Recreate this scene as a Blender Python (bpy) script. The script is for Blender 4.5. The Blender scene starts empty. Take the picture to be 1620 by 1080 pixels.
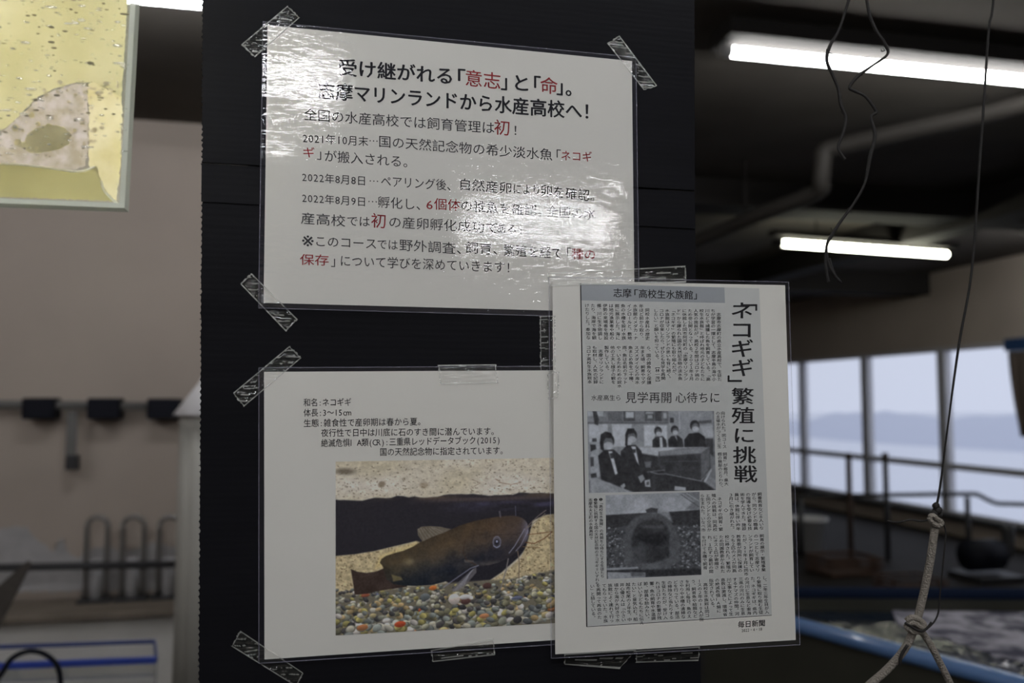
import bpy, bmesh, math, random
import numpy as np
from mathutils import Vector, Matrix

random.seed(7)
S = bpy.context.scene
C = S.collection

# ---------------------------------------------------------------- camera, world, exposure
FPX = 1350.0                      # focal length in pixels of the 1620 px wide frame
CAM = np.array([0.0, 0.0, 1.5])
YAW, PITCH = math.radians(-13.0), math.radians(4.0)
cd = bpy.data.cameras.new('camera')
cam = bpy.data.objects.new('camera', cd); C.objects.link(cam)
cd.sensor_width = 36.0
cd.lens = FPX / 1620.0 * 36.0
cd.clip_start = 0.02; cd.clip_end = 3000
cam.location = CAM.tolist()
cam.rotation_euler = (math.pi / 2 + PITCH, 0, YAW)
cd.dof.use_dof = True
cd.dof.focus_distance = 0.69
cd.dof.aperture_fstop = 4.6
cd.dof.aperture_blades = 7
S.camera = cam

W = bpy.data.worlds.new('overcast_sky'); S.world = W; W.use_nodes = True
nt = W.node_tree; bg = nt.nodes['Background']
tc = nt.nodes.new('ShaderNodeTexCoord'); sep = nt.nodes.new('ShaderNodeSeparateXYZ')
rp = nt.nodes.new('ShaderNodeValToRGB')
rp.color_ramp.elements[0].position = 0.0; rp.color_ramp.elements[0].color = (0.60, 0.65, 0.80, 1)
rp.color_ramp.elements[1].position = 0.35; rp.color_ramp.elements[1].color = (0.66, 0.71, 0.84, 1)
nt.links.new(tc.outputs['Generated'], sep.inputs[0]); nt.links.new(sep.outputs['Z'], rp.inputs[0])
nt.links.new(rp.outputs[0], bg.inputs[0]); bg.inputs[1].default_value = 1.15

S.view_settings.view_transform = 'Standard'; S.view_settings.look = 'None'
S.view_settings.gamma = 1; S.view_settings.use_curve_mapping = False
S.view_settings.exposure = 0.0

TUBE = 50.0                       # radiance of the fluorescent tubes

# ---------------------------------------------------------------- geometry helpers
_R = np.array(Matrix.Rotation(YAW, 3, 'Z') @ Matrix.Rotation(math.pi / 2 + PITCH, 3, 'X'))
def rays(px, py):
    px = np.asarray(px, float); py = np.asarray(py, float)
    d = np.stack([(px - 810) / FPX, (540 - py) / FPX, -np.ones_like(px)], -1)
    return d @ _R.T
def atY(px, py, Y):
    d = rays(px, py); t = (np.asarray(Y, float) - CAM[1]) / d[..., 1]
    return CAM + d * t[..., None]
def atX(px, py, X):
    d = rays(px, py); return CAM + d * ((X - CAM[0]) / d[..., 0])[..., None]
def atZ(px, py, Z):
    d = rays(px, py); return CAM + d * ((Z - CAM[2]) / d[..., 2])[..., None]
def atD(px, py, D):
    return CAM + rays(px, py) * np.asarray(D, float)[..., None]

def srgb(r, g=None, b=None):
    if g is None: r, g, b = r
    f = lambda c: (c / 255 / 12.92) if c / 255 <= 0.04045 else ((c / 255 + 0.055) / 1.055) ** 2.4
    return (f(r), f(g), f(b), 1)
def lin(a):
    a = np.clip(np.asarray(a, float) / 255, 0, 1)
    return np.where(a <= 0.04045, a / 12.92, ((a + 0.055) / 1.055) ** 2.4)

def mesh_obj(name, verts, faces, m=None, parent=None, smooth=False, mats=None, fmat=None):
    me = bpy.data.meshes.new(name)
    me.from_pydata([tuple(map(float, v)) for v in verts], [], [tuple(int(i) for i in f) for f in faces])
    if mats:
        for q in mats: me.materials.append(q)
        if fmat is not None: me.polygons.foreach_set('material_index', np.asarray(fmat, np.int32))
    elif m: me.materials.append(m)
    if smooth: me.polygons.foreach_set('use_smooth', np.ones(len(me.polygons), bool))
    me.update()
    o = bpy.data.objects.new(name, me); C.objects.link(o)
    if parent is not None:
        o.parent = parent
        o.matrix_parent_inverse = parent.matrix_basis.inverted()
    return o
def empty(name, loc=(0, 0, 0)):
    o = bpy.data.objects.new(name, None); C.objects.link(o); o.location = tuple(map(float, loc))
    o.empty_display_size = 0.05
    return o
def tag(o, label, cat, group=None):
    o['label'] = label; o['category'] = cat
    if group: o['group'] = group
    return o
def struct(o):
    o['kind'] = 'structure'; return o

class MB:
    """collects shapes into one mesh"""
    def __init__(s): s.v = []; s.f = []
    def add(s, v, f):
        n = len(s.v); s.v += [tuple(map(float, p)) for p in v]; s.f += [tuple(i + n for i in q) for q in f]; return s
    def box(s, a, b):
        x0, y0, z0 = a; x1, y1, z1 = b
        v = [(x, y, z) for x in (x0, x1) for y in (y0, y1) for z in (z0, z1)]
        return s.add(v, [(0, 1, 3, 2), (4, 6, 7, 5), (0, 4, 5, 1), (2, 3, 7, 6), (0, 2, 6, 4), (1, 5, 7, 3)])
    def hexa(s, lo, hi):   # lo, hi: four points each, same winding
        v = list(lo) + list(hi)
        return s.add(v, [(3, 2, 1, 0), (4, 5, 6, 7), (0, 1, 5, 4), (1, 2, 6, 5), (2, 3, 7, 6), (3, 0, 4, 7)])
    def tube(s, pts, r, n=10, smooth_path=0, cap=True):
        P = [np.array(p, float) for p in pts]
        R = list(r) if hasattr(r, '__len__') else [r] * len(P)
        if smooth_path:
            Q = []; RR = []
            for i in range(len(P) - 1):
                p0 = P[max(i - 1, 0)]; p1 = P[i]; p2 = P[i + 1]; p3 = P[min(i + 2, len(P) - 1)]
                for k in range(smooth_path):
                    t = k / smooth_path
                    Q.append(0.5 * ((2 * p1) + (p2 - p0) * t + (2 * p0 - 5 * p1 + 4 * p2 - p3) * t * t + (3 * p1 - p0 - 3 * p2 + p3) * t ** 3))
                    RR.append(R[i] * (1 - t) + R[i + 1] * t)
            Q.append(P[-1]); RR.append(R[-1]); P, R = Q, RR
        V = []; F = []
        up = np.array([0.3, 0.2, 1.0])
        for i, p in enumerate(P):
            d = P[min(i + 1, len(P) - 1)] - P[max(i - 1, 0)]
            d /= max(np.linalg.norm(d), 1e-9)
            a = np.cross(d, up)
            if np.linalg.norm(a) < 0.1: a = np.cross(d, (1, 0, 0.1))
            a /= np.linalg.norm(a); b = np.cross(d, a); up = np.cross(a, d)
            for k in range(n):
                t = 2 * math.pi * k / n
                V.append(p + (a * math.cos(t) + b * math.sin(t)) * R[i])
        for i in range(len(P) - 1):
            for k in range(n):
                k2 = (k + 1) % n
                F.append((i * n + k, i * n + k2, (i + 1) * n + k2, (i + 1) * n + k))
        if cap:
            F.append(tuple(range(n - 1, -1, -1))); F.append(tuple((len(P) - 1) * n + k for k in range(n)))
        return s.add(V, F)
    def blob(s, c, r, n=10, m=7, jit=0.0):
        r = (r, r, r) if not hasattr(r, '__len__') else r
        V = [(c[0], c[1], c[2] + r[2])]; F = []
        for i in range(1, m):
            a = math.pi * i / m
            for k in range(n):
                t = 2 * math.pi * k / n; j = 1 + random.uniform(-jit, jit)
                V.append((c[0] + r[0] * math.sin(a) * math.cos(t) * j, c[1] + r[1] * math.sin(a) * math.sin(t) * j, c[2] + r[2] * math.cos(a) * j))
        V.append((c[0], c[1], c[2] - r[2])); L = len(V) - 1
        for k in range(n):
            k2 = (k + 1) % n
            F.append((0, 1 + k, 1 + k2)); F.append((L, 1 + (m - 2) * n + k2, 1 + (m - 2) * n + k))
            for i in range(m - 2): F.append((1 + i * n + k, 1 + (i + 1) * n + k, 1 + (i + 1) * n + k2, 1 + i * n + k2))
        return s.add(V, F)
    def build(s, name, m, parent=None, smooth=False): return mesh_obj(name, s.v, s.f, m, parent, smooth)

def bevel(o, w=0.004, seg=2):
    b = o.modifiers.new('bevel', 'BEVEL'); b.width = w; b.segments = seg; b.limit_method = 'ANGLE'; return o

# ---------------------------------------------------------------- materials
def newmat(name):
    m = bpy.data.materials.new(name); m.use_nodes = True
    return m, m.node_tree, m.node_tree.nodes['Principled BSDF']
def plain(name, col, rough=0.6, metal=0.0, spec=0.5, noise=0.0, scale=8.0, bump=0.0, bscale=40.0, coat=0.0):
    m, t, p = newmat(name)
    p.inputs['Roughness'].default_value = rough; p.inputs['Metallic'].default_value = metal
    p.inputs['Specular IOR Level'].default_value = spec; p.inputs['Coat Weight'].default_value = coat
    co = t.nodes.new('ShaderNodeNewGeometry')
    if noise:
        n = t.nodes.new('ShaderNodeTexNoise'); n.inputs['Scale'].default_value = scale; n.inputs['Detail'].default_value = 5
        t.links.new(co.outputs['Position'], n.inputs['Vector'])
        r = t.nodes.new('ShaderNodeValToRGB')
        k = 1 - noise
        r.color_ramp.elements[0].position = 0.3; r.color_ramp.elements[0].color = (col[0] * k, col[1] * k, col[2] * k, 1)
        k = 1 + noise * 0.5
        r.color_ramp.elements[1].position = 0.7; r.color_ramp.elements[1].color = (min(col[0] * k, 1), min(col[1] * k, 1), min(col[2] * k, 1), 1)
        t.links.new(n.outputs['Fac'], r.inputs[0]); t.links.new(r.outputs[0], p.inputs['Base Color'])
    else: p.inputs['Base Color'].default_value = col
    if bump:
        n = t.nodes.new('ShaderNodeTexNoise'); n.inputs['Scale'].default_value = bscale
        t.links.new(co.outputs['Position'], n.inputs['Vector'])
        b = t.nodes.new('ShaderNodeBump'); b.inputs['Strength'].default_value = bump; b.inputs['Distance'].default_value = 0.01
        t.links.new(n.outputs['Fac'], b.inputs['Height']); t.links.new(b.outputs[0], p.inputs['Normal'])
    return m
def emit(name, col, k):
    m, t, p = newmat(name); p.inputs['Base Color'].default_value = (0.8, 0.8, 0.8, 1)
    p.inputs['Emission Color'].default_value = col; p.inputs['Emission Strength'].default_value = k
    return m
def clear_film(name, haze=0.03, hazecol=(0.6, 0.6, 0.8, 1), rough=0.05, bumps=(), spec_gain=1.0, tint=(1, 1, 1, 1)):
    """thin clear plastic: see-through, a trace of milky haze, glossy reflection by Fresnel.
       bumps: (stretch vector, scale, distance, detail)"""
    m, t, p = newmat(name); t.nodes.remove(p); out = t.nodes['Material Output']
    tr = t.nodes.new('ShaderNodeBsdfTransparent'); tr.inputs[0].default_value = tint
    df = t.nodes.new('ShaderNodeBsdfDiffuse'); df.inputs[0].default_value = hazecol
    gl = t.nodes.new('ShaderNodeBsdfGlossy'); gl.inputs['Roughness'].default_value = rough
    fr = t.nodes.new('ShaderNodeFresnel'); fr.inputs['IOR'].default_value = 1.5
    g0 = t.nodes.new('ShaderNodeNewGeometry'); mr = t.nodes.new('ShaderNodeMapRange')   # same reflectance from both sides of the thin film
    mr.inputs['To Min'].default_value = 1.5; mr.inputs['To Max'].default_value = 1 / 1.5
    t.links.new(g0.outputs['Backfacing'], mr.inputs['Value']); t.links.new(mr.outputs[0], fr.inputs['IOR'])
    m1 = t.nodes.new('ShaderNodeMixShader'); m1.inputs[0].default_value = haze
    m2 = t.nodes.new('ShaderNodeMixShader')
    t.links.new(tr.outputs[0], m1.inputs[1]); t.links.new(df.outputs[0], m1.inputs[2])
    if spec_gain != 1.0:
        mm = t.nodes.new('ShaderNodeMath'); mm.operation = 'MULTIPLY'; mm.use_clamp = True; mm.inputs[1].default_value = spec_gain
        t.links.new(fr.outputs[0], mm.inputs[0]); t.links.new(mm.outputs[0], m2.inputs[0])
    else: t.links.new(fr.outputs[0], m2.inputs[0])
    t.links.new(m1.outputs[0], m2.inputs[1]); t.links.new(gl.outputs[0], m2.inputs[2])
    geo = t.nodes.new('ShaderNodeNewGeometry'); prev = None
    for st, sc, dist, det in bumps:
        mp = t.nodes.new('ShaderNodeMapping'); mp.inputs['Scale'].default_value = st
        n = t.nodes.new('ShaderNodeTexNoise'); n.inputs['Scale'].default_value = sc; n.inputs['Detail'].default_value = det
        b = t.nodes.new('ShaderNodeBump'); b.inputs['Strength'].default_value = 1.0; b.inputs['Distance'].default_value = dist
        t.links.new(geo.outputs['Position'], mp.inputs[0]); t.links.new(mp.outputs[0], n.inputs['Vector']); t.links.new(n.outputs['Fac'], b.inputs['Height'])
        if prev: t.links.new(prev.outputs[0], b.inputs['Normal'])
        prev = b
    if prev: t.links.new(prev.outputs[0], gl.inputs['Normal'])
    t.links.new(m2.outputs[0], out.inputs[0])
    return m
def printed(name):
    """ink on paper: the colour stored on the print's own mesh"""
    m, t, p = newmat(name); a = t.nodes.new('ShaderNodeAttribute'); a.attribute_name = 'ink'
    t.links.new(a.outputs['Color'], p.inputs['Base Color']); p.inputs['Roughness'].default_value = 0.8; p.inputs['Specular IOR Level'].default_value = 0.1
    return m

M = {}
M['wall'] = plain('painted_wall', (0.50, 0.43, 0.375, 1), 0.85, noise=0.10, scale=1.5)
M['wall_dim'] = plain('side_wall_paint', (0.50, 0.43, 0.365, 1), 0.9, noise=0.1, scale=1.2)
M['ceil'] = plain('dark_ceiling', (0.10, 0.09, 0.08, 1), 0.95, spec=0.1, noise=0.25, scale=1.3)
M['floor'] = plain('wet_concrete', (0.018, 0.015, 0.013, 1), 0.7, spec=.15, noise=0.35, scale=2.5)
M['beam'] = plain('ceiling_beam_paint', (0.022, 0.020, 0.019, 1), 0.9, spec=0.2)
M['pipe'] = plain('grey_pipe_plastic', (0.034, 0.030, 0.026, 1), 0.7)
M['plaster'] = plain('bare_white_plaster', (0.46, 0.45, 0.46, 1), 0.9, noise=0.12, scale=14)
M['enamel'] = plain('white_enamel', (0.7, 0.7, 0.68, 1), 0.4)
M['lampcap'] = plain('lamp_end_plastic', (0.45, 0.45, 0.45, 1), 0.5)
M['tube'] = emit('lit_fluorescent_tube', (0.985, 0.99, 1.0, 1), TUBE)
M['tubev'] = emit('lit_ceiling_tube', (1.0, 1.0, 0.98, 1), 36.0)
M['tubew'] = emit('lit_warm_tube', (1.0, 1.0, 0.80, 1), 24.0)
M['alu'] = plain('window_frame_alloy', (0.55, 0.55, 0.58, 1), 0.6)
M['pane'] = clear_film('window_glass', haze=0.02, rough=0.02)
M['board'] = None
M['paper'] = plain('white_paper', (0.755, 0.745, 0.70, 1), 0.8, spec=0.1)
M['news'] = plain('newsprint', (0.585, 0.60, 0.59, 1), 0.85, spec=0.1, noise=0.03, scale=60)
M['band'] = plain('grey_printed_band', (0.36, 0.385, 0.41, 1), 0.85, spec=0.1)
M['ink'] = plain('black_ink', (0.012, 0.012, 0.013, 1), 0.7, spec=0.1)
M['inks'] = plain('thin_black_ink', (0.035, 0.035, 0.037, 1), 0.7, spec=0.1)
M['inkn'] = plain('newspaper_ink', (0.04, 0.04, 0.042, 1), 0.7, spec=0.1)
M['red'] = plain('red_ink', (0.55, 0.045, 0.05, 1), 0.7, spec=0.1)
M['print'] = printed('colour_print')
M['film1'] = clear_film('glossy_laminate', haze=0.035, hazecol=(0.62, 0.62, 0.78, 1), rough=0.014,
        bumps=[((1, 1, 1), 16, 0.0005, 1), ((0.6, 1, 1.5), 160, 0.00017, 4)], spec_gain=1.75)
M['film2'] = clear_film('smooth_laminate', haze=0.018, hazecol=(0.62, 0.62, 0.78, 1), rough=0.10, bumps=[((1, 1, 1), 12, 0.002, 1)])
M['tape'] = clear_film('clear_tape', haze=0.016, hazecol=(0.75, 0.78, 0.62, 1), rough=0.07,
        bumps=[((0.3, 1, 1.6), 240, 0.0012, 1)], spec_gain=1.6)
M['tapeedge'] = clear_film('tape_cut_edge', haze=0.34, hazecol=(0.75, 0.76, 0.72, 1), rough=0.2, bumps=[((1, 1, 1), 500, 0.0005, 2)], spec_gain=2)

def board_mat():
    m, t, p = newmat('black_fluted_plastic')
    geo = t.nodes.new('ShaderNodeNewGeometry'); sp = t.nodes.new('ShaderNodeSeparateXYZ'); t.links.new(geo.outputs['Position'], sp.inputs[0])
    mu = t.nodes.new('ShaderNodeMath'); mu.operation = 'MULTIPLY'; mu.inputs[1].default_value = 2 * math.pi / 0.0047
    sn = t.nodes.new('ShaderNodeMath'); sn.operation = 'SINE'
    t.links.new(sp.outputs['Z'], mu.inputs[0]); t.links.new(mu.outputs[0], sn.inputs[0])
    b = t.nodes.new('ShaderNodeBump'); b.inputs['Strength'].default_value = 1; b.inputs['Distance'].default_value = 0.000014
    t.links.new(sn.outputs[0], b.inputs['Height'])
    n = t.nodes.new('ShaderNodeTexNoise'); n.inputs['Scale'].default_value = 14; n.inputs['Detail'].default_value = 4
    mp = t.nodes.new('ShaderNodeMapping'); mp.inputs['Scale'].default_value = (0.4, 1, 3)
    t.links.new(geo.outputs['Position'], mp.inputs[0]); t.links.new(mp.outputs[0], n.inputs['Vector'])
    b2 = t.nodes.new('ShaderNodeBump'); b2.inputs['Strength'].default_value = 1; b2.inputs['Distance'].default_value = 0.0006
    t.links.new(n.outputs['Fac'], b2.inputs['Height']); t.links.new(b.outputs[0], b2.inputs['Normal'])
    t.links.new(b2.outputs[0], p.inputs['Normal'])
    r = t.nodes.new('ShaderNodeValToRGB'); r.color_ramp.elements[0].color = (0.007, 0.007, 0.0085, 1); r.color_ramp.elements[1].color = (0.011, 0.011, 0.014, 1)
    t.links.new(n.outputs['Fac'], r.inputs[0]); t.links.new(r.outputs[0], p.inputs['Base Color'])
    p.inputs['Roughness'].default_value = 0.38; p.inputs['Specular IOR Level'].default_value = 0.05
    return m
M['board'] = board_mat()

# ================================================================ THE SETTING
ZC = 3.0                          # ceiling height
XW = 7.03                         # window wall
YB = 4.8                          # back wall on the left
fl = struct(MB().box((-3.6, -8.1, -0.1), (XW + 0.1, 14.1, 0)).build('floor', M['floor']))
ce = struct(MB().box((-3.6, -8.1, ZC), (XW + 0.1, 14.1, ZC + 0.12)).build('ceiling', M['ceil']))
wl = struct(MB().box((-3.6, -8.0, 0), (-3.5, YB, ZC)).build('wall_left', M['wall']))
wb = struct(MB().box((-3.6, YB, 0), (1.3, YB + 0.1, ZC)).build('wall_back', M['wall']))
ws = struct(MB().box((1.2, YB + 0.1, 0), (1.3, 14.0, ZC)).build('wall_side', M['wall_dim']))
wf = struct(MB().box((1.2, 14.0, 0), (XW + 0.1, 14.1, ZC)).build('wall_far', M['wall_dim']))
wr = struct(MB().box((-3.6, -8.1, 0), (XW + 0.1, -8.0, ZC)).build('wall_front', M['wall']))

# window wall: sill, head and piers
zt = float(atX(1590, 541, XW)[2]); zs = float(atX(1500, 812, XW)[2])
posts = [float(atX(p, 650, XW)[1]) for p in (1229, 1270, 1371, 1494, 1668, 1905)]   # far to near
y_far = 13.4; y_near = posts[-1]
mb = MB()
mb.box((XW, -8.0, 0), (XW + 0.1, 14.0, zs)); mb.box((XW, -8.0, zt), (XW + 0.1, 14.0, ZC))
mb.box((XW, -8.0, zs), (XW + 0.1, y_near, zt)); mb.box((XW, y_far, zs), (XW + 0.1, 14.0, zt))
struct(mb.build('wall_right', M['wall_dim']))
struct(MB().box((XW - 0.09, y_near - 0.2, zs - 0.05), (XW - 0.001, 13.9, zs)).build('trim_1', plain('dark_sill', (0.03, 0.03, 0.032, 1), 0.6)))
edges = [y_far] + posts
zm = float(atX(1500, 737, XW)[2])
for i in range(len(edges) - 1):
    ya, yb = edges[i + 1], edges[i]
    hw = 0.045 if i < 2 else 0.065
    g = 0.002
    f = MB()
    x0, x1 = XW - 0.03, XW + 0.06
    f.box((x0, ya + g, zs + g), (x1, ya + hw, zt - g)); f.box((x0, yb - hw, zs + g), (x1, yb - g, zt - g))
    f.box((x0, ya + hw, zt - 0.05), (x1, yb - hw, zt - g)); f.box((x0, ya + hw, zs + g), (x1, yb - hw, zs + 0.04))
    w = struct(f.build('window_%d' % (i + 1), M['alu']))
    MB().box((x0 + 0.01, ya + hw, zm - 0.035), (x1 - 0.01, yb - hw, zm + 0.035)).build('mullion', M['alu'], w)
    MB().box((XW + 0.02, ya + hw, zm + 0.035), (XW + 0.024, yb - hw, zt - 0.05)).build('upper_pane', M['pane'], w)
    MB().box((XW + 0.02, ya + hw, zs + 0.04), (XW + 0.024, yb - hw, zm - 0.035)).build('lower_pane', M['pane'], w)

# outside: hazy water and hills
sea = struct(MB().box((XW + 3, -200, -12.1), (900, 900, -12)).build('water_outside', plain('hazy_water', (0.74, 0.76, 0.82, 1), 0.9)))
def hills(name, x0, base, hgt, m, seed):
    rnd = random.Random(seed); n = 90; V = []; F = []
    ph = [rnd.uniform(0, 6.28) for _ in range(7)]
    for i in range(n):
        y = -60 + 460 * i / (n - 1)
        h = hgt * (0.62 + 0.16 * math.sin(y / 37 + ph[0]) + 0.1 * math.sin(y / 17 + ph[1]) + 0.05 * math.sin(y / 7 + ph[2]) + 0.04 * math.sin(y / 3.1 + ph[3]))
        for (dx, z) in ((0, base), (6, base + h * 0.55), (20, base + h), (45, base + h * 0.6), (60, base)):
            V.append((x0 + dx + 4 * math.sin(y / 23), y, z))
    for i in range(n - 1):
        for k in range(4): F.append((i * 5 + k, (i + 1) * 5 + k, (i + 1) * 5 + k + 1, i * 5 + k + 1))
    return struct(mesh_obj(name, V, F, m, smooth=True))
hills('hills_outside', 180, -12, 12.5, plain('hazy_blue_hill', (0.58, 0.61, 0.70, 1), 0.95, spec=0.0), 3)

# ceiling beams and downstands
struct(MB().box((1.3, 5.2, ZC - 0.18), (XW, 5.5, ZC)).build('trim_2', M['beam']))
struct(MB().box((1.3, 8.6, ZC - 0.25), (XW, 8.9, ZC)).build('trim_3', M['beam']))
struct(MB().box((4.6, -2.0, ZC - 0.22), (4.85, 13.9, ZC)).build('trim_4', M['beam']))

# ================================================================ FLUORESCENT LAMPS
def lamp(a, b, label, r=0.02, tubem=None, body=True, group='fluorescent lamps on the ceiling'):
    """batten from a to b (tube axis), fixed under the ceiling"""
    a = np.array(a, float); b = np.array(b, float); d = (b - a) / np.linalg.norm(b - a)
    t = empty('fluorescent_lamp', (a + b) / 2)
    tag(t, label, 'lamp', group)
    s = np.array([-d[1], d[0], 0.0])
    z0 = a[2] + r + 0.012; HW = 0.10
    lo = [a - d * 0.05 - s * HW, a - d * 0.05 + s * HW, b + d * 0.05 + s * HW, b + d * 0.05 - s * HW]
    for p in lo: p[2] = z0
    hi = [p.copy() for p in lo]
    for p in hi: p[2] = ZC - 0.0005
    MB().hexa(lo, hi).build('housing', M['beam'], t)
    MB().tube([a, b], r, 16).build('tube', tubem or M['tube'], t, True)
    for q, e in ((a, -d), (b, d)):
        MB().tube([q + e * 0.003, q + e * 0.05], r * 1.15, 14).tube([q + e * 0.03 + np.array([0, 0, 0.0]), q + e * 0.03 + np.array([0, 0, r + 0.013])], r * 0.7, 10).build('end_holder', M['lampcap'], t, True)
    return t
zl = 2.9
lamp(atZ(1157, 82, zl), atZ(1720, 137, zl), 'long bright lamp crossing the upper right of the photo', 0.021, M['tubev'])
a2, b2 = atZ(1237, 385, zl), atZ(1498, 402, zl)
a2 = atD(1237, 384.5, 6.6); b2 = atZ(1497, 402.5, float(a2[2]))
def lamp2():
    t = empty('fluorescent_lamp', (a2 + b2) / 2); tag(t, 'smaller warm-white lamp hanging lower above the windows', 'lamp', 'fluorescent lamps on the ceiling')
    d = (b2 - a2) / np.linalg.norm(b2 - a2)
    MB().tube([a2, b2], 0.026, 16).build('tube', M['tubew'], t, True)
    u = np.array([0, 0, 1.0])
    lo = [a2 - d * .1 + [0, -.04, .055], a2 - d * .1 + [0, .04, .055], b2 + d * .1 + [0, .04, .055], b2 + d * .1 + [0, -.04, .055]]
    MB().hexa(lo, [p + u * .04 for p in lo]).build('housing', M['beam'], t)
    for q, e in ((a2, -d), (b2, d)):
        MB().tube([q + e * .003, q + e * .07], .029, 14).build('end_holder', M['beam'], t, True)
    for k in (0.2, 0.8):
        p = a2 * (1 - k) + b2 * k
        MB().tube([p + u * .09, np.array([p[0], p[1], ZC])], .006, 8).build('hanger_rod', M['beam'], t, True)
lamp2()
lamp(atZ(60, -22, zl), atZ(420, 12, zl), 'lamp whose lower edge shows at the top between tank and board', 0.024)
# two room lamps behind the camera (their reflections are the glare on the laminated notice)
lamp((-1.25, -2.35, zl), (0.05, -2.35, zl), 'ceiling lamp behind the viewer, to the left', 0.03)
lamp((1.15, -5.35, zl), (2.45, -5.35, zl), 'ceiling lamp far behind the viewer, to the right', 0.04)
lamp((5.75, 5.85, zl), (6.85, 5.85, zl), 'added fill lamp near the windows, just outside the right edge of the view', 0.025)  # unseen lamp, added to brighten the window wall and pool
lamp((-3.2, 1.9, zl), (-1.9, 1.9, zl), 'added fill lamp at the left, in front of the beige wall', 0.025)  # unseen lamp, added to lift the dim back wall and bench
lamp((-1.35, -0.45, zl), (-0.1, -0.45, zl), 'added fill lamp nearly overhead, to the left', 0.026)  # unseen, added so the notices are brighter towards the top
lamp((0.25, -0.45, zl), (1.5, -0.45, zl), 'added fill lamp nearly overhead, to the right', 0.026)  # second half of the added overhead pair

# ================================================================ PILLAR AND BLACK BOARDS
YP = 0.669                        # front face of the boards
def X_at(px, py): return float(atY(px, py, YP)[0])
def Z_at(px, py): return float(atY(px, py, YP)[2])
xl, xr = X_at(318, 540), X_at(1104, 540)
struct(MB().box((xl + 0.03, YP + 0.008, 0), (xr - 0.03, YP + 0.26, ZC)).build('wall_pillar', plain('dark_pillar_paint', (0.02, 0.02, 0.02, 1), 0.8)))

def fluted_board(name, tl, tr, br, bl, yf, seed):
    """fluted plastic sheet: two skins on ribs, left edge cut across the open flutes"""
    rnd = random.Random(seed)
    P = [atY(*q, YP) for q in (tl, tr, br, bl)]
    H = ((P[0][2] - P[3][2]) + (P[1][2] - P[2][2])) / 2
    n = max(4, int(H / 0.0047)); sub = 2
    mb = MB(); th = 0.004; sk = 0.0004
    def row(t):
        a = P[0] * (1 - t) + P[3] * t; b = P[1] * (1 - t) + P[2] * t
        a = a.copy(); b = b.copy(); a[1] = yf; b[1] = yf; return a, b
    V = []; F = []
    for i in range(n * sub + 1):
        t = i / (n * sub); a, b = row(t)
        a[0] += (0.0006 if i % sub else 0.0) * rnd.uniform(0.5, 1.3) + rnd.uniform(-0.0003, 0.0003)
        b[0] += rnd.uniform(-0.0002, 0.0002)
        V += [a, b, b + [0, sk, 0], a + [0, sk, 0]]
    for i in range(n * sub):
        k = 4 * i
        F += [(k, k + 4, k + 5, k + 1), (k + 1, k + 5, k + 6, k + 2), (k + 2, k + 6, k + 7, k + 3), (k + 3, k + 7, k + 4, k)]
    mb.add(V, F)
    V2 = [v + [0, th - sk, 0] for v in V]; mb.add(V2, F)
    for i in range(n + 1):
        a, b = row(i / n); s = 0.00022
        a[0] -= rnd.uniform(0.0, 0.0008)
        lo = [a + [0, sk, -s], b + [0, sk, -s], b + [0, th - sk, -s], a + [0, th - sk, -s]]
        mb.hexa(lo, [p + [0, 0, 2 * s] for p in lo])
    return mb.build(name, M['board'])
bd1 = fluted_board('corrugated_board', (320.5, -260), (1097, -260), (1098.5, 301), (319.5, 256.5), YP - 0.0012, 1)
tag(bd1, 'upper black fluted plastic board on the pillar, above the dark seam', 'board')
bd2 = fluted_board('corrugated_board', (319, 258.5), (1099, 304), (1112, 1330), (312, 1330), YP, 2)
tag(bd2, 'lower black fluted plastic board on the pillar, under both fish notices', 'board')
# folded edge strip along the seam
q = [atY(*p, YP - 0.0003) for p in ((319, 259.5), (1099, 305), (1099.5, 362), (318.5, 319))]
V = []
for k in range(5):
    t = k / 4; lift = 0.0002 + 0.0006 * t
    a = q[0] * (1 - t) + q[3] * t; b = q[1] * (1 - t) + q[2] * t
    V += [a - [0, lift, 0], b - [0, lift, 0]]
V += [V[8] + np.array([0, 0.0006, 0.0]), V[9] + np.array([0, 0.0006, 0.0])]
mesh_obj('folded_flap', V, [(2 * k, 2 * k + 2, 2 * k + 3, 2 * k + 1) for k in range(5)], M['board'], bd2)

# ================================================================ SHEETS, TEXT, PRINTS
class Sheet:
    """a laminated sheet bowed slightly off the board; maps photo-plane positions to its surface"""
    def __init__(s, lift, bows): s.lift = lift; s.bows = bows
    def off(s, X, Z):
        h = np.full_like(X, s.lift)
        for (cx, cz, rx, rz, a) in s.bows:
            h = h + a * np.exp(-((X - cx) / rx) ** 2 - ((Z - cz) / rz) ** 2)
        return h
    def pt(s, px, py, extra=0.0):
        px = np.asarray(px, float); py = np.asarray(py, float)
        p = atY(px, py, YP - s.lift)
        for _ in range(2):
            p = atY(px, py, YP - s.off(p[..., 0], p[..., 2]) - extra)
        return p
def bow(px, py, rx, rz, a): p = atY(px, py, YP); return (p[0], p[2], rx, rz, a)
def quad_uv(q, nu, nv):
    q = np.array(q, float); u = np.linspace(0, 1, nu + 1)[None, :, None]; v = np.linspace(0, 1, nv + 1)[:, None, None]
    return q[0] * (1 - u) * (1 - v) + q[1] * u * (1 - v) + q[2] * u * v + q[3] * (1 - u) * v
def grid_faces(nu, nv):
    i = np.arange(nu * nv); r = i // nu; c = i % nu; k = r * (nu + 1) + c
    return np.stack([k, k + nu + 1, k + nu + 2, k + 1], 1)
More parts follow.
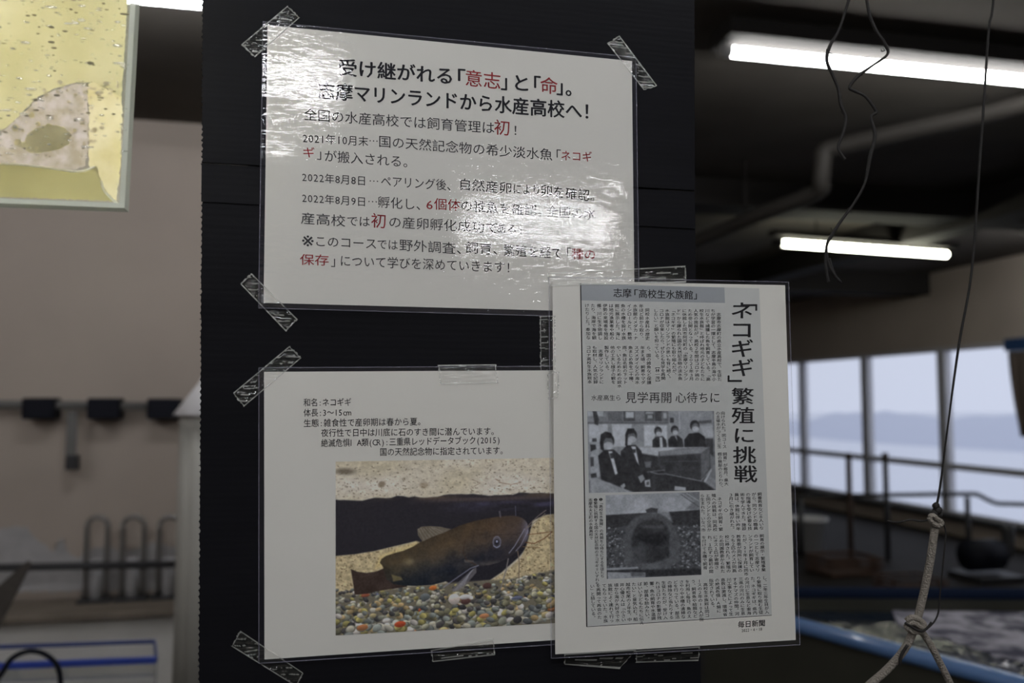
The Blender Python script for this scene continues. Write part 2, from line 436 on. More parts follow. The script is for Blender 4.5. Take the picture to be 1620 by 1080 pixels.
def sheet_mesh(name, sh, q, nu, nv, extra, m, parent, thick=0.0):
    g = quad_uv(q, nu, nv); P = sh.pt(g[..., 0], g[..., 1], extra).reshape(-1, 3)
    F = [tuple(f) for f in grid_faces(nu, nv)]
    V = list(P)
    if thick:
        n = len(V); V += [p + [0, thick, 0] for p in P]
        F += [tuple(n + i for i in reversed(f)) for f in list(F)]
        rim = [c for c in range(nu + 1)] + [r * (nu + 1) + nu for r in range(1, nv + 1)] + [nv * (nu + 1) + c for c in range(nu - 1, -1, -1)] + [r * (nu + 1) for r in range(nv - 1, 0, -1)]
        for i in range(len(rim)):
            a, b = rim[i], rim[(i + 1) % len(rim)]; F.append((a, b, b + n, a + n))
    return mesh_obj(name, V, F, m, parent, True if not thick else False)

# ---- glyphs from the built-in font
GL = {}
def load_glyphs(need):
    obs = {}
    probe = bpy.data.curves.new('probe', 'FONT'); probe.body = '国'
    for (ch, w) in need:
        cu = bpy.data.curves.new('g', 'FONT'); cu.body = ch; cu.size = 1.0; cu.resolution_u = 2; cu.offset = w
        o = bpy.data.objects.new('g', cu); C.objects.link(o); obs[(ch, w)] = o
    cu = bpy.data.curves.new('g', 'FONT'); cu.body = '国国'; cu.resolution_u = 1
    o2 = bpy.data.objects.new('g', cu); C.objects.link(o2)
    dg = bpy.context.evaluated_depsgraph_get()
    def arr(o):
        me = o.evaluated_get(dg).to_mesh()
        v = np.zeros(len(me.vertices) * 3, np.float32); me.vertices.foreach_get('co', v)
        me.calc_loop_triangles()
        f = np.zeros(len(me.loop_triangles) * 3, np.int32); me.loop_triangles.foreach_get('vertices', f)
        o.evaluated_get(dg).to_mesh_clear()
        return v.reshape(-1, 3)[:, :2].astype(float), f.reshape(-1, 3)
    v2, _ = arr(o2)
    xs = np.sort(v2[:, 0]); mid = (xs[0] + xs[-1]) / 2
    em = 2 * (v2[v2[:, 0] > mid, 0].min() - v2[:, 0].min()) / 2
    one, _ = arr(obs[('国', 0.0)])
    cy = (one[:, 1].min() + one[:, 1].max()) / 2; cx0 = (one[:, 0].min() + one[:, 0].max()) / 2
    for k, o in obs.items():
        v, f = arr(o)
        if (ord(k[0]) < 0x2000 or k[0] in '…※') and len(v):      # latin: centre on its own width
            v = v - [(v[:, 0].min() + v[:, 0].max()) / 2, (v[:, 1].min() + v[:, 1].max()) / 2 if k[0] == '※' else cy]
        else:
            v = v - [cx0, cy]
        GL[k] = (v / em, f)
    for o in list(obs.values()) + [o2]:
        cu = o.data; bpy.data.objects.remove(o); bpy.data.curves.remove(cu)
    bpy.data.curves.remove(probe)

JOBS = []          # (name, parent, sheet, material, [(char, weight, centre, ax, ay)])
class Ink:
    def __init__(s, name, m, weight=0.0, extra=0.00018):
        s.name = name; s.m = m; s.e = extra; s.items = []; s.w = 0.0
        b = weight; s.over = [(0, 0)] if b < 0.004 else [(-b, 0), (b, 0), (0, -b * .7), (0, b * .7)]
    @staticmethod
    def wd(c):
        o = ord(c)
        if c == ' ': return 0.5
        if c in '「」、。': return 1.0
        return 0.56 if o < 0x2000 else 1.0
    def line(s, txt, p0, p1, h, half=''):
        """horizontal line: p0/p1 = pixel of the left/right end of the row of cells at mid height; h = em height in px"""
        ws = [0.5 if c in half else s.wd(c) for c in txt]; T = sum(ws); x = 0
        p0 = np.array(p0, float); p1 = np.array(p1, float); d = p1 - p0
        em = d / T
        for c, w in zip(txt, ws):
            ctr = p0 + em * (x + w / 2); x += w
            if c == '「' and c in half: ctr = ctr - em * 0.25
            if c == '」' and c in half: ctr = ctr + em * 0.25
            if c == '…': ctr = ctr + np.array([0, -0.34 * h]); 
            if c not in ' 　': s.items.append((c, ctr, em * (1.7 if c == '※' else 1), np.array([0.0, -h * (1.7 if c == '※' else 1)])))
        return s
    def col(s, txt, p0, p1, w, n=None):
        """vertical column from p0 (top) to p1 (bottom); w = cell width in px"""
        n = n or len(txt); p0 = np.array(p0, float); p1 = np.array(p1, float); d = (p1 - p0) / n
        for i, c in enumerate(txt):
            ctr = p0 + d * (i + 0.5); ax = np.array([w, -0.04 * w]); ay = -d
            if c in '　 ': continue
            if c in '「」ー〜…（）()【】=＝':
                s.items.append((c, ctr, d, ax))          # turned a quarter clockwise
            elif c in '、。': s.items.append((c, ctr + ax * 0.55 + ay * 0.55, ax, ay))
            else: s.items.append((c, ctr, ax, ay))
        return s
    def put(s, c, ctr, w, h, rot=False):
        if rot: s.items.append((c, np.array(ctr, float), np.array([0.0, h]), np.array([w, 0.0])))
        else: s.items.append((c, np.array(ctr, float), np.array([w, 0.0]), np.array([0.0, -h])))
        return s
    def queue(s, sheet, parent): JOBS.append((s, sheet, parent)); return s
def build_inks():
    need = {('国', 0.0)}
    for s, _, _ in JOBS: need |= {(c, s.w) for (c, *_r) in s.items}
    load_glyphs(sorted(need))
    for s, sheet, parent in JOBS:
        V = []; F = []; n = 0
        for c, ctr, ax, ay in s.items:
            v, f = GL[(c, s.w)]
            if not len(v): continue
            for dx, dy in s.over:
                V.append(ctr + (v[:, :1] + dx) * ax + (v[:, 1:] + dy) * ay); F.append(f + n); n += len(v)
        V = np.concatenate(V); F = np.concatenate(F)
        P = sheet.pt(V[:, 0], V[:, 1], s.e)
        mesh_obj(s.name, P, F, s.m, parent)

def print_mesh(name, sh, q, img, gain, extra, parent):
    """img: H x W x 3 as seen (sRGB 0-255); gain: white paper as seen there"""
    h, w = img.shape[:2]; nu, nv = w - 1, h - 1
    g = quad_uv(q, nu, nv); P = sh.pt(g[..., 0], g[..., 1], extra).reshape(-1, 3)
    me = bpy.data.meshes.new(name); F = grid_faces(nu, nv)
    me.vertices.add(len(P)); me.vertices.foreach_set('co', P.astype(np.float32).ravel())
    me.loops.add(F.size); me.loops.foreach_set('vertex_index', F.astype(np.int32).ravel())
    me.polygons.add(len(F)); me.polygons.foreach_set('loop_start', np.arange(0, F.size, 4, dtype=np.int32)); me.polygons.foreach_set('loop_total', np.full(len(F), 4, np.int32))
    me.update(calc_edges=True)
    a = me.color_attributes.new('ink', 'FLOAT_COLOR', 'POINT')
    colr = np.clip(lin(img) / lin(gain) * 0.76, 0.004, 0.9).reshape(-1, 3)
    a.data.foreach_set('color', np.concatenate([colr, np.ones((len(colr), 1))], 1).astype(np.float32).ravel())
    me.materials.append(M['print'])
    o = bpy.data.objects.new(name, me); C.objects.link(o); o.parent = parent
    o.matrix_parent_inverse = parent.matrix_basis.inverted()
    return o

# ---- small painter for the printed pictures (works in photo-plane coordinates)
class Paint:
    def __init__(s, x0, y0, x1, y1, k, col, seed):
        s.x0, s.y0, s.k = x0, y0, k
        s.w = int((x1 - x0) * k) + 1; s.h = int((y1 - y0) * k) + 1
        s.X, s.Y = np.meshgrid(np.linspace(x0, x1, s.w), np.linspace(y0, y1, s.h))
        s.img = np.tile(np.array(col, float), (s.h, s.w, 1)); s.r = np.random.RandomState(seed)
    def noise(s, cell, oct=3, sx=1.0, sy=1.0):
        o = np.zeros((s.h, s.w)); amp = 1; tot = 0
        for k in range(oct):
            gx, gy = s.X / (cell * sx), s.Y / (cell * sy)
            gx = gx - gx.min(); gy = gy - gy.min()
            G = s.r.rand(int(gy.max()) + 3, int(gx.max()) + 3)
            ix, iy = gx.astype(int), gy.astype(int); fx, fy = gx - ix, gy - iy
            fx = fx * fx * (3 - 2 * fx); fy = fy * fy * (3 - 2 * fy)
            o += amp * (G[iy, ix] * (1 - fx) * (1 - fy) + G[iy, ix + 1] * fx * (1 - fy) + G[iy + 1, ix] * (1 - fx) * fy + G[iy + 1, ix + 1] * fx * fy)
            tot += amp; amp *= 0.5; cell /= 2
        return o / tot
    def poly(s, pts, soft=1.0):
        """signed-distance mask of a closed polygon"""
        P = np.array(pts, float); n = len(P); ins = np.zeros(s.X.shape, bool); D = np.full(s.X.shape, 1e9)
        for i in range(n):
            a, b = P[i], P[(i + 1) % n]
            d = b - a; t = np.clip(((s.X - a[0]) * d[0] + (s.Y - a[1]) * d[1]) / (d @ d + 1e-9), 0, 1)
            D = np.minimum(D, np.hypot(s.X - a[0] - t * d[0], s.Y - a[1] - t * d[1]))
            c = ((a[1] > s.Y) != (b[1] > s.Y)) & (s.X < (b[0] - a[0]) * (s.Y - a[1]) / (b[1] - a[1] + 1e-12) + a[0])
            ins ^= c
        sd = np.where(ins, D, -D)
        return np.clip(sd / soft + 0.5, 0, 1), sd
    def over(s, m, col):
        col = np.asarray(col, float)
        if col.ndim == 1: col = col[None, None, :]
        s.img = s.img * (1 - m[..., None]) + col * m[..., None]
    def blur(s, n=1):
        for _ in range(n):
            p = np.pad(s.img, ((1, 1), (1, 1), (0, 0)), 'edge')
            p = (p[:-2] + 2 * p[1:-1] + p[2:]) / 4; s.img = (p[:, :-2] + 2 * p[:, 1:-1] + p[:, 2:]) / 4
    def stroke(s, pts, w, col, op=1.0):
        D = np.full(s.X.shape, 1e9)
        for a, b in zip(pts[:-1], pts[1:]):
            a = np.array(a, float); d = np.array(b, float) - a
            t = np.clip(((s.X - a[0]) * d[0] + (s.Y - a[1]) * d[1]) / (d @ d + 1e-9), 0, 1)
            D = np.minimum(D, np.hypot(s.X - a[0] - t * d[0], s.Y - a[1] - t * d[1]))
        s.over(np.clip((w / 2 - D) / 0.8 + 0.5, 0, 1) * op, col)
    def ell(s, x, y, rx, ry, col, ang=0.0, soft=0.8, op=1.0):
        r = max(rx, ry) + 2
        i0, i1 = int((y - r - s.y0) * s.k), int((y + r - s.y0) * s.k) + 2; j0, j1 = int((x - r - s.x0) * s.k), int((x + r - s.x0) * s.k) + 2
        i0, j0 = max(i0, 0), max(j0, 0); sl = (slice(i0, max(i1, 0)), slice(j0, max(j1, 0)))
        X, Y = s.X[sl] - x, s.Y[sl] - y
        if X.size == 0: return
        u = (X * math.cos(ang) + Y * math.sin(ang)) / rx; v = (-X * math.sin(ang) + Y * math.cos(ang)) / ry
        d = (1 - np.hypot(u, v)) * min(rx, ry); m = (np.clip(d / soft + 0.5, 0, 1) * op)[..., None]
        sh = (1 - 0.28 * np.clip(v, -1, 1))[..., None] if op == 1.0 else 1.0
        s.img[sl] = s.img[sl] * (1 - m) + np.array(col, float) * sh * m
# ---------------------------------------------------------------- the printed pictures
def fish_picture():
    p = Paint(531, 724, 900, 1006, 1.5, (168, 158, 132), 11)
    c = lambda pts: [(500 + x / 3.2725, 700 + y / 3.2725) for x, y in pts]
    X, Y = p.X, p.Y
    # pale speckled rock above
    n1 = p.noise(40, 3, 1.6, 1); n2 = p.noise(5, 2, 1.4, 1); n3 = p.noise(2.2, 2, 1.5, 1)
    base = np.array((172, 163, 142.0))[None, None] + (n1[..., None] - 0.5) * np.array((30, 34, 52.0)) + (n2[..., None] - .5) * 26 + (n3[..., None] - .5) * 22
    p.img = base
    p.over(np.clip((n3 - 0.70) * 9, 0, 1) * np.clip((n1 - 0.35) * 4, 0, 1) * 0.7, (98, 84, 62))
    for _ in range(170):
        x = p.r.uniform(533, 898); y = p.r.uniform(727, 783)
        p.ell(x, y, p.r.uniform(.6, 2.0), p.r.uniform(.5, 1.1), (92, 80, 60), p.r.uniform(-.6, .6), op=0.7)
    p.ell(*c([(150, 132)])[0], 16, 5, (84, 74, 60), 0.05, soft=5, op=.8); p.ell(*c([(340, 205)])[0], 6, 5, (96, 80, 60), -.5, soft=3, op=.7)
    p.ell(*c([(560, 215)])[0], 7, 5, (110, 92, 66), 0, soft=4, op=.5)
    p.stroke(c([(930, 190), (960, 212), (1010, 222), (1060, 212)]), 1.3, (120, 96, 72), .7)
    p.stroke(c([(810, 190), (850, 210), (800, 238)]), 1.2, (128, 108, 84), .6)
    # dark crevice
    jag = lambda a: [(x, y + p.r.uniform(-5, 5)) for x, y in a]
    top = [(90 + 30 * i, 270 + 5 * math.sin(i * .5) + (4 if i > 10 else 12)) for i in range(41)]
    m, sd = p.poly(c(jag(top) + [(1320, 385), (1190, 397), (1120, 425), (1100, 560), (1050, 625), (960, 705), (900, 745), (700, 760), (500, 620), (520, 516), (420, 537), (300, 562), (200, 575), (90, 582)]), 2.0)
    p.over(m, (29, 27, 31))
    band = np.exp(-((Y - 804 + (X - 700) * .02) / 7) ** 2) * np.clip((X - 690) / 70, 0, 1) * m
    nn = p.noise(9, 2, 4, 1)
    p.over(band * np.clip(nn * 2 - .5, 0, 1) * .8, (72, 68, 92))
    p.over(np.exp(-((Y - 791) / 4) ** 2) * np.clip((X - 640) / 60, 0, 1) * m * .7, (74, 62, 58))
    p.over(np.exp(-((Y - 786) / 3.5) ** 2) * m * np.clip(nn * 2 - .6, 0, 1) * .7, (90, 76, 58))
    # sand at the left and behind the whiskers
    for pts in ([(90, 580), (200, 575), (300, 562), (420, 537), (520, 516), (560, 530), (350, 660), (400, 800), (90, 800)],
                [(1320, 380), (1190, 397), (1150, 412), (1112, 470), (1090, 560), (1060, 630), (985, 700), (905, 750), (1000, 800), (1320, 800)]):
        m, sd = p.poly(c(pts), 2.5)
        n = p.noise(4, 2); col = np.array((166, 151, 116.0))[None, None] + (n[..., None] - .5) * np.array((64, 62, 54.0))
        p.over(m, col); p.over(m * np.clip((p.noise(2.4, 2) - .66) * 8, 0, 1) * .8, (92, 74, 50))
    m, _ = p.poly(c([(330, 585), (520, 520), (530, 532), (360, 640), (300, 660)]), 6); p.over(m * .6, (188, 168, 112))
    # gravel
    pal = [(150, 146, 122), (120, 120, 104), (166, 160, 140), (96, 98, 92), (140, 128, 92), (176, 170, 152), (112, 108, 84), (84, 80, 76), (158, 136, 96), (130, 134, 124), (184, 176, 164), (104, 100, 78), (74, 76, 74), (150, 140, 84), (60, 58, 56)]
    m, _ = p.poly(c([(90, 775), (200, 790), (300, 778), (470, 762), (690, 750), (880, 745), (1000, 745), (1320, 690), (1320, 1020), (90, 1020)]), 4); p.over(m, (98, 92, 76))
    for _ in range(900):
        x = p.r.uniform(530, 900); t = p.r.rand(); cyl = 940 - max(0, (x - 790) * .17)
        y = cyl - 8 + t * 78
        if y > 1008: continue
        s = 2.4 + 4.6 * t * p.r.uniform(.6, 1.1)
        col = np.array(pal[p.r.randint(len(pal))]) * p.r.uniform(.8, 1.1)
        if p.r.rand() < 0.012: col = np.array([(150, 76, 46), (158, 102, 58), (116, 52, 36), (92, 96, 118)][p.r.randint(4)])
        p.ell(x, y, s * p.r.uniform(1.0, 1.5), s * p.r.uniform(.7, 1.0), col * .72, p.r.uniform(-.7, .7))
        p.ell(x - .3, y - .6, s * p.r.uniform(.9, 1.3), s * p.r.uniform(.6, .9), col, p.r.uniform(-.7, .7))
    for (x, y, rx, ry, col) in ((435, 960, 9, 5, (146, 62, 34)), (240, 967, 9, 5, (140, 92, 58)), (605, 773, 6, 4, (166, 96, 48)), (885, 775, 7, 5, (66, 46, 40)), (870, 940, 8, 4, (158, 108, 72)),
                                (775, 855, 8, 5, (76, 52, 46)), (770, 830, 9, 4, (178, 172, 166)), (715, 840, 9, 9, (176, 164, 152)), (565, 820, 8, 6, (86, 90, 88)), (255, 795, 7, 3, (132, 74, 52)), (1040, 850, 9, 3, (84, 88, 104))):
        q = c([(x, y)])[0]; p.ell(q[0], q[1], rx, ry, col, -.1)
    # fish: tail, body, fins
    n = p.noise(14, 3); n2 = p.noise(3, 2)
    mt, sdt = p.poly(c([(180, 652), (215, 668), (262, 676), (310, 671), (352, 655), (400, 640), (480, 700), (470, 760), (340, 773), (265, 788), (200, 790), (192, 730)]), 1.2)
    p.over(mt, np.array((52, 40, 32.0))[None, None] + (n[..., None] - .5) * 22)
    body = c([(330, 625), (338, 606), (360, 590), (410, 575), (450, 566), (500, 546), (545, 518), (580, 502), (620, 487), (660, 474), (700, 459), (740, 440), (780, 428), (830, 415), (880, 406), (930, 399), (980, 394), (1020, 394), (1050, 400), (1075, 414), (1092, 434),
              (1101, 462), (1100, 500), (1090, 535), (1070, 562), (1040, 596), (990, 630), (940, 652), (890, 664), (830, 666), (780, 690), (720, 722), (660, 744), (600, 756), (520, 758), (450, 752), (400, 742), (365, 715), (350, 660), (345, 642)])
    m, sd = p.poly(body, 1.2)
    v = np.clip(sd / 26, 0, 1)
    u = np.clip((X - 600) / 240, 0, 1); yy = (Y - (900 - 80 * u)) / 45     # -1 back, +1 belly
    col = np.array((73, 60, 41.0))[None, None] * np.ones_like(p.img)
    col = col + np.clip(-yy, -1, 1)[..., None] * np.array((6, 2, -4.0)) + np.clip(yy, 0, 1)[..., None] * np.array((-34, -22, -4.0))
    col = col + (u[..., None] - .4) * np.array((2, -6, -2.0)) + (n[..., None] - .5) * np.array((34, 26, 14.0)) + (n2[..., None] - .5) * 9
    col = col * (0.74 + 0.26 * v)[..., None]
    p.over(m, col)
    head = np.clip((X - 770) / 40, 0, 1) * m
    p.over(head * .35, (84, 72, 62))
    p.over(np.exp(-(((X - 835) / 9) ** 2 + ((Y - 848) / 26) ** 2)) * m * .75, (112, 108, 122))
    p.over(np.exp(-(((X - 648) / 9) ** 2 + ((Y - 891) / 6) ** 2)) * m * .7, (128, 114, 84))
    p.over(np.exp(-(((X - 772) / 40) ** 2 + ((Y - 900) / 5) ** 2)) * m * .4, (108, 98, 88))
    # gill edge, mouth, eye
    p.stroke(c([(775, 520), (760, 580), (780, 630), (830, 660)]), 1.6, (56, 42, 30), .8)
    p.stroke(c([(890, 505), (930, 497), (1030, 497), (1068, 490)]), 1.0, (48, 38, 32), .8)
    p.stroke(c([(1035, 590), (1060, 560), (1098, 480)]), 1.4, (132, 128, 142), .7)
    q = c([(936, 538)])[0]
    p.ell(q[0], q[1], 6.6, 10.2, (104, 104, 116), 0, 1.2); p.ell(q[0], q[1] - 1, 5.4, 8.4, (66, 62, 64), 0); p.ell(q[0], q[1] - .5, 3.2, 4.6, (30, 28, 34), 0)
    p.ell(q[0], q[1] - 1, 1.6, 2.2, (140, 142, 160), 0); p.stroke([(q[0] - 5, q[1] + 6), (q[0], q[1] + 9), (q[0] + 5, q[1] + 6)], 1.6, (132, 134, 150), .8)
    # back fin, adipose edge, breast and belly fins
    m, _ = p.poly(c([(528, 486), (524, 452), (545, 438), (580, 436), (640, 441), (700, 457), (660, 476), (600, 497), (552, 520)]), 1.2)
    p.over(m, np.array((92, 84, 70.0))[None, None] + (n[..., None] - .5) * 30)
    for k in range(7): p.stroke(c([(560 + 16 * k, 512 - 7 * k), (528 + 14 * k, 448 - (k % 2) * 3)]), .9, (138, 130, 116), .55)
    m, _ = p.poly(c([(830, 668), (800, 690), (740, 745), (700, 790), (715, 800), (780, 760), (830, 700)]), 1.5); p.over(m * .8, (96, 92, 92))
    for k in range(5): p.stroke(c([(815 - 4 * k, 680 + 4 * k), (710 + 12 * k, 798 - 3 * k)]), .9, (140, 138, 142), .7)
    p.stroke(c([(840, 662), (800, 675), (720, 730), (660, 772)]), 1.8, (116, 116, 128), .8)
    m, _ = p.poly(c([(765, 626), (815, 632), (820, 644), (770, 642)]), 1.2); p.over(m * .4, (120, 110, 98))
    m, _ = p.poly(c([(390, 690), (440, 706), (450, 722), (400, 728)]), 2); p.over(m * .7, (116, 104, 66))
    p.stroke(c([(950, 370), (955, 398)]), 3, (88, 82, 84), .7); p.stroke(c([(1032, 340), (1034, 395)]), 1.2, (96, 96, 108), .7)
    # whiskers
    for pts, w, col in (([(1085, 470), (1110, 440), (1150, 400), (1190, 370)], 1.7, (104, 92, 86)), ([(1098, 462), (1140, 430), (1186, 388)], 1.2, (120, 108, 92)),
                        ([(1095, 502), (1150, 498), (1222, 490)], 1.2, (96, 60, 36)), ([(1085, 545), (1130, 553), (1180, 528), (1222, 492)], 1.6, (92, 58, 34)), ([(1070, 568), (1110, 572), (1160, 578)], 1.2, (110, 84, 56)),
                        ([(995, 632), (985, 690), (968, 750), (955, 800)], 2.0, (112, 106, 100)), ([(1044, 592), (1052, 650), (1050, 740)], 1.7, (112, 96, 80)), ([(1080, 470), (1030, 560), (1000, 600)], 1.6, (120, 118, 128))):
        p.stroke(c(pts), w, col, .9)
    p.blur(1); p.img = np.clip(p.img + (p.noise(2, 1)[..., None] - .5) * 10, 12, 215)
    return p.img
def gray(*a): return tuple([a[0] * .97, a[0], a[0] * 1.0])
def class_picture():
    p = Paint(929, 650, 1133, 777, 2.0, gray(92), 5)
    c = lambda pts: [(900 + x / 5.684, 600 + y / 5.684) for x, y in pts]
    def P(pts, g, soft=1.0, op=1.0): m, _ = p.poly(c(pts), soft); p.over(m * op, gray(g))
    n = p.noise(18, 3)
    p.img = p.img + (n[..., None] - .5) * 24
    P([(160, 395), (910, 395), (910, 650), (160, 900)], 104)                        # wall below shelf
    P([(160, 380), (910, 385), (910, 398), (160, 395)], 70)
    P([(910, 270), (1310, 270), (1310, 620), (910, 620)], 108, 2)
    for x, w, g in ((355, 130, 78), (495, 105, 60), (690, 90, 66), (785, 60, 50), (850, 50, 74)): P([(x, 285), (x + w, 285), (x + w, 375), (x, 375)], g)
    for pts, g in (([(515, 290), (590, 290), (590, 345), (515, 345)], 138), ([(700, 290), (770, 290), (770, 310), (700, 310)], 124), ([(715, 320), (760, 320), (760, 350), (715, 350)], 120), ([(860, 300), (890, 300), (890, 350), (860, 350)], 122),
                   ([(165, 285), (310, 285), (310, 330), (165, 330)], 128), ([(175, 400), (350, 400), (350, 560), (175, 560)], 132), ([(385, 400), (570, 400), (560, 600), (400, 600)], 136), ([(680, 412), (785, 412), (770, 600), (680, 600)], 142), ([(810, 412), (890, 412), (890, 570), (810, 570)], 140),
                   ([(195, 560), (270, 560), (260, 870), (185, 870)], 120)): P(pts, g, 1.5)
    for pts, g in (([(215, 285), (250, 285), (270, 360), (260, 410), (230, 400)], 40), ([(205, 525), (245, 525), (245, 555), (205, 555)], 48), ([(185, 580), (235, 580), (240, 620), (190, 640)], 40), ([(185, 690), (215, 690), (215, 770), (185, 775)], 52), ([(185, 840), (235, 830), (240, 870), (188, 875)], 42), ([(920, 345), (955, 345), (955, 390), (920, 390)], 46), ([(1180, 375), (1300, 365), (1300, 395), (1180, 400)], 66)): P(pts, g, 1.2)
    P([(1000, 290), (1010, 290), (1012, 450), (1002, 450)], 132); P([(1190, 420), (1310, 420), (1310, 520), (1230, 520)], 124, 3); P([(1235, 535), (1310, 535), (1310, 700), (1235, 640)], 44, 2)
    # pale table, dark floor
    P([(640, 610), (1000, 600), (850, 690), (640, 690)], 134, 4); P([(640, 660), (800, 690), (900, 850), (1220, 930), (1325, 1010), (300, 1020), (500, 760)], 38, 3)
    # people (background row first)
    def head(x, y, r, g=72):
        q = c([(x, y)])[0]; k = 1 / 5.684
        p.ell(q[0], q[1] - r * .2 * k, r * k * 1.15, r * k * 1.3, gray(36), 0, op=.999); p.ell(q[0] + 1, q[1] + r * .2 * k, r * k * .85, r * k * 1.0, gray(g), 0, op=.999)
        p.ell(q[0] + 1, q[1] + r * .6 * k, r * k * .85, r * k * .65, gray(130), 0, op=.999)
    P([(755, 545), (790, 515), (850, 510), (880, 545), (885, 610), (755, 610)], 36); P([(820, 520), (845, 520), (850, 610), (822, 610)], 136); head(808, 470, 30)
    P([(900, 540), (930, 510), (990, 505), (1030, 540), (1040, 610), (900, 610)], 34); P([(960, 510), (975, 510), (985, 560)], 124); head(960, 460, 30)
    P([(1045, 545), (1090, 490), (1180, 480), (1235, 520), (1240, 610), (1045, 610)], 28); head(1145, 425, 38, 76)
    # glass tank on the right
    P([(810, 650), (1275, 612), (1280, 800), (1215, 925), (870, 850), (800, 780)], 46, 2); P([(815, 648), (1275, 612), (1200, 668), (820, 690)], 96, 2); P([(1195, 665), (1275, 620), (1275, 800), (1190, 915)], 72, 2)
    m, _ = p.poly(c([(850, 700), (1180, 680), (1180, 880), (870, 840)]), 3); p.over(m * (0.5 + .5 * n), gray(40))
    p.stroke(c([(730, 830), (800, 850), (870, 850), (1190, 920), (1290, 810)]), 1.2, gray(120), .8); p.stroke(c([(860, 740), (1180, 738)]), .8, gray(78), .7); p.stroke(c([(700, 830), (860, 815)]), 1.5, gray(110), .6)
    P([(1215, 925), (1290, 805), (1290, 830), (1230, 935)], 128); P([(670, 740), (740, 735), (735, 790), (670, 790)], 76, 2)
    # two students in front
    P([(465, 640), (520, 590), (600, 585), (650, 640), (690, 800), (720, 1000), (470, 1000), (450, 800)], 33); P([(560, 600), (600, 600), (628, 770), (610, 740)], 140); P([(565, 625), (600, 625), (600, 655), (570, 660)], 44)
    head(562, 510, 46, 76); P([(510, 500), (530, 440), (590, 440), (605, 510), (590, 480), (530, 490), (525, 600), (505, 590)], 30)
    P([(615, 870), (660, 850), (680, 890), (640, 930)], 112); P([(675, 905), (725, 895), (728, 965), (680, 960)], 126); P([(690, 920), (715, 915), (716, 945), (692, 950)], 60)
    P([(255, 680), (310, 630), (400, 625), (460, 680), (500, 860), (500, 960), (280, 900)], 32); P([(350, 640), (385, 640), (432, 840), (408, 850)], 142); P([(360, 660), (420, 650), (420, 700), (370, 705)], 40)
    head(345, 560, 54, 76); P([(275, 560), (285, 490), (330, 465), (380, 480), (395, 530), (330, 520), (305, 560), (310, 640), (280, 620)], 28)
    P([(180, 880), (240, 875), (450, 960), (600, 1020), (180, 1020)], 112, 2); P([(450, 950), (490, 925), (500, 950), (480, 980)], 120); P([(950, 960), (1050, 975), (1050, 1005), (945, 1000)], 126)
    p.blur(5); p.img = np.clip(p.img + (p.noise(7, 3)[..., None] - .5) * 26 + (p.noise(2, 1)[..., None] - .5) * 8, 22, 160)
    return p.img
def pot_picture():
    p = Paint(958, 778, 1110, 916, 2.0, gray(72), 9)
    c = lambda pts: [(900 + x / 4.5, 760 + y / 4.5) for x, y in pts]
    def P(pts, g, soft=1.0, op=1.0): m, _ = p.poly(c(pts), soft); p.over(m * op, gray(g)); return m
    n = p.noise(22, 3)
    P([(250, 80), (950, 60), (950, 220), (250, 232)], 112); p.img = p.img + (n[..., None] - .5) * 34
    P([(810, 80), (950, 70), (950, 215), (840, 210), (900, 150)], 70, 4, .7); p.stroke(c([(810, 95), (935, 190)]), 1.5, gray(54), .8); p.stroke(c([(850, 88), (940, 150)]), 1.0, gray(132), .8)
    P([(250, 228), (560, 222), (560, 330), (250, 345)], 34, 2); P([(720, 222), (950, 215), (950, 340), (740, 340)], 34, 2)
    mg = P([(250, 345), (420, 310), (740, 315), (950, 345), (950, 660), (250, 640)], 50, 3)
    for _ in range(900):
        x = p.r.uniform(258, 945); y = p.r.uniform(325, 640)
        if 400 < x < 770 and y < 560: continue
        q = c([(x, y)])[0]; g = p.r.choice([40, 52, 66, 78, 92, 112, 34]); p.ell(q[0], q[1], p.r.uniform(1.0, 2.4), p.r.uniform(.8, 1.8), gray(g), p.r.uniform(-1, 1), op=.85)
    # upright round pot mouth seen from the front
    P([(640, 210), (720, 225), (745, 300), (640, 260)], 92, 4); P([(550, 200), (590, 185), (640, 195), (635, 225), (560, 225)], 46, 2)
    P([(392, 600), (388, 420), (400, 340), (440, 280), (500, 240), (580, 222), (660, 235), (720, 280), (765, 350), (790, 440), (790, 590), (700, 640), (480, 640)], 60, 3)
    m = P([(440, 430), (470, 330), (520, 285), (600, 265), (670, 290), (710, 340), (720, 430), (715, 560), (600, 600), (470, 580)], 36, 4)
    P([(470, 400), (540, 360), (600, 380), (680, 370), (700, 420), (640, 470), (520, 440)], 22, 5); P([(520, 315), (690, 320), (680, 345), (530, 335)], 66, 4, .6)
    P([(440, 480), (520, 440), (550, 470), (545, 580), (470, 600)], 52, 6, .8); P([(600, 480), (660, 480), (650, 580), (600, 580)], 30, 6, .8)
    P([(540, 620), (620, 590), (650, 640), (560, 650)], 70, 3, .7)
    P([(260, 620), (490, 622), (490, 634), (260, 640)], 104, 1.5); P([(250, 640), (950, 655), (950, 700), (250, 700)], 30, 3); P([(265, 650), (540, 668), (540, 700), (265, 712)], 106, 2); P([(430, 655), (540, 665), (535, 695), (440, 690)], 70, 2)
    p.blur(3); p.img = np.clip(p.img + (p.noise(6, 3)[..., None] - .5) * 20 + (p.noise(2, 1)[..., None] - .5) * 10, 18, 150)
    return p.img

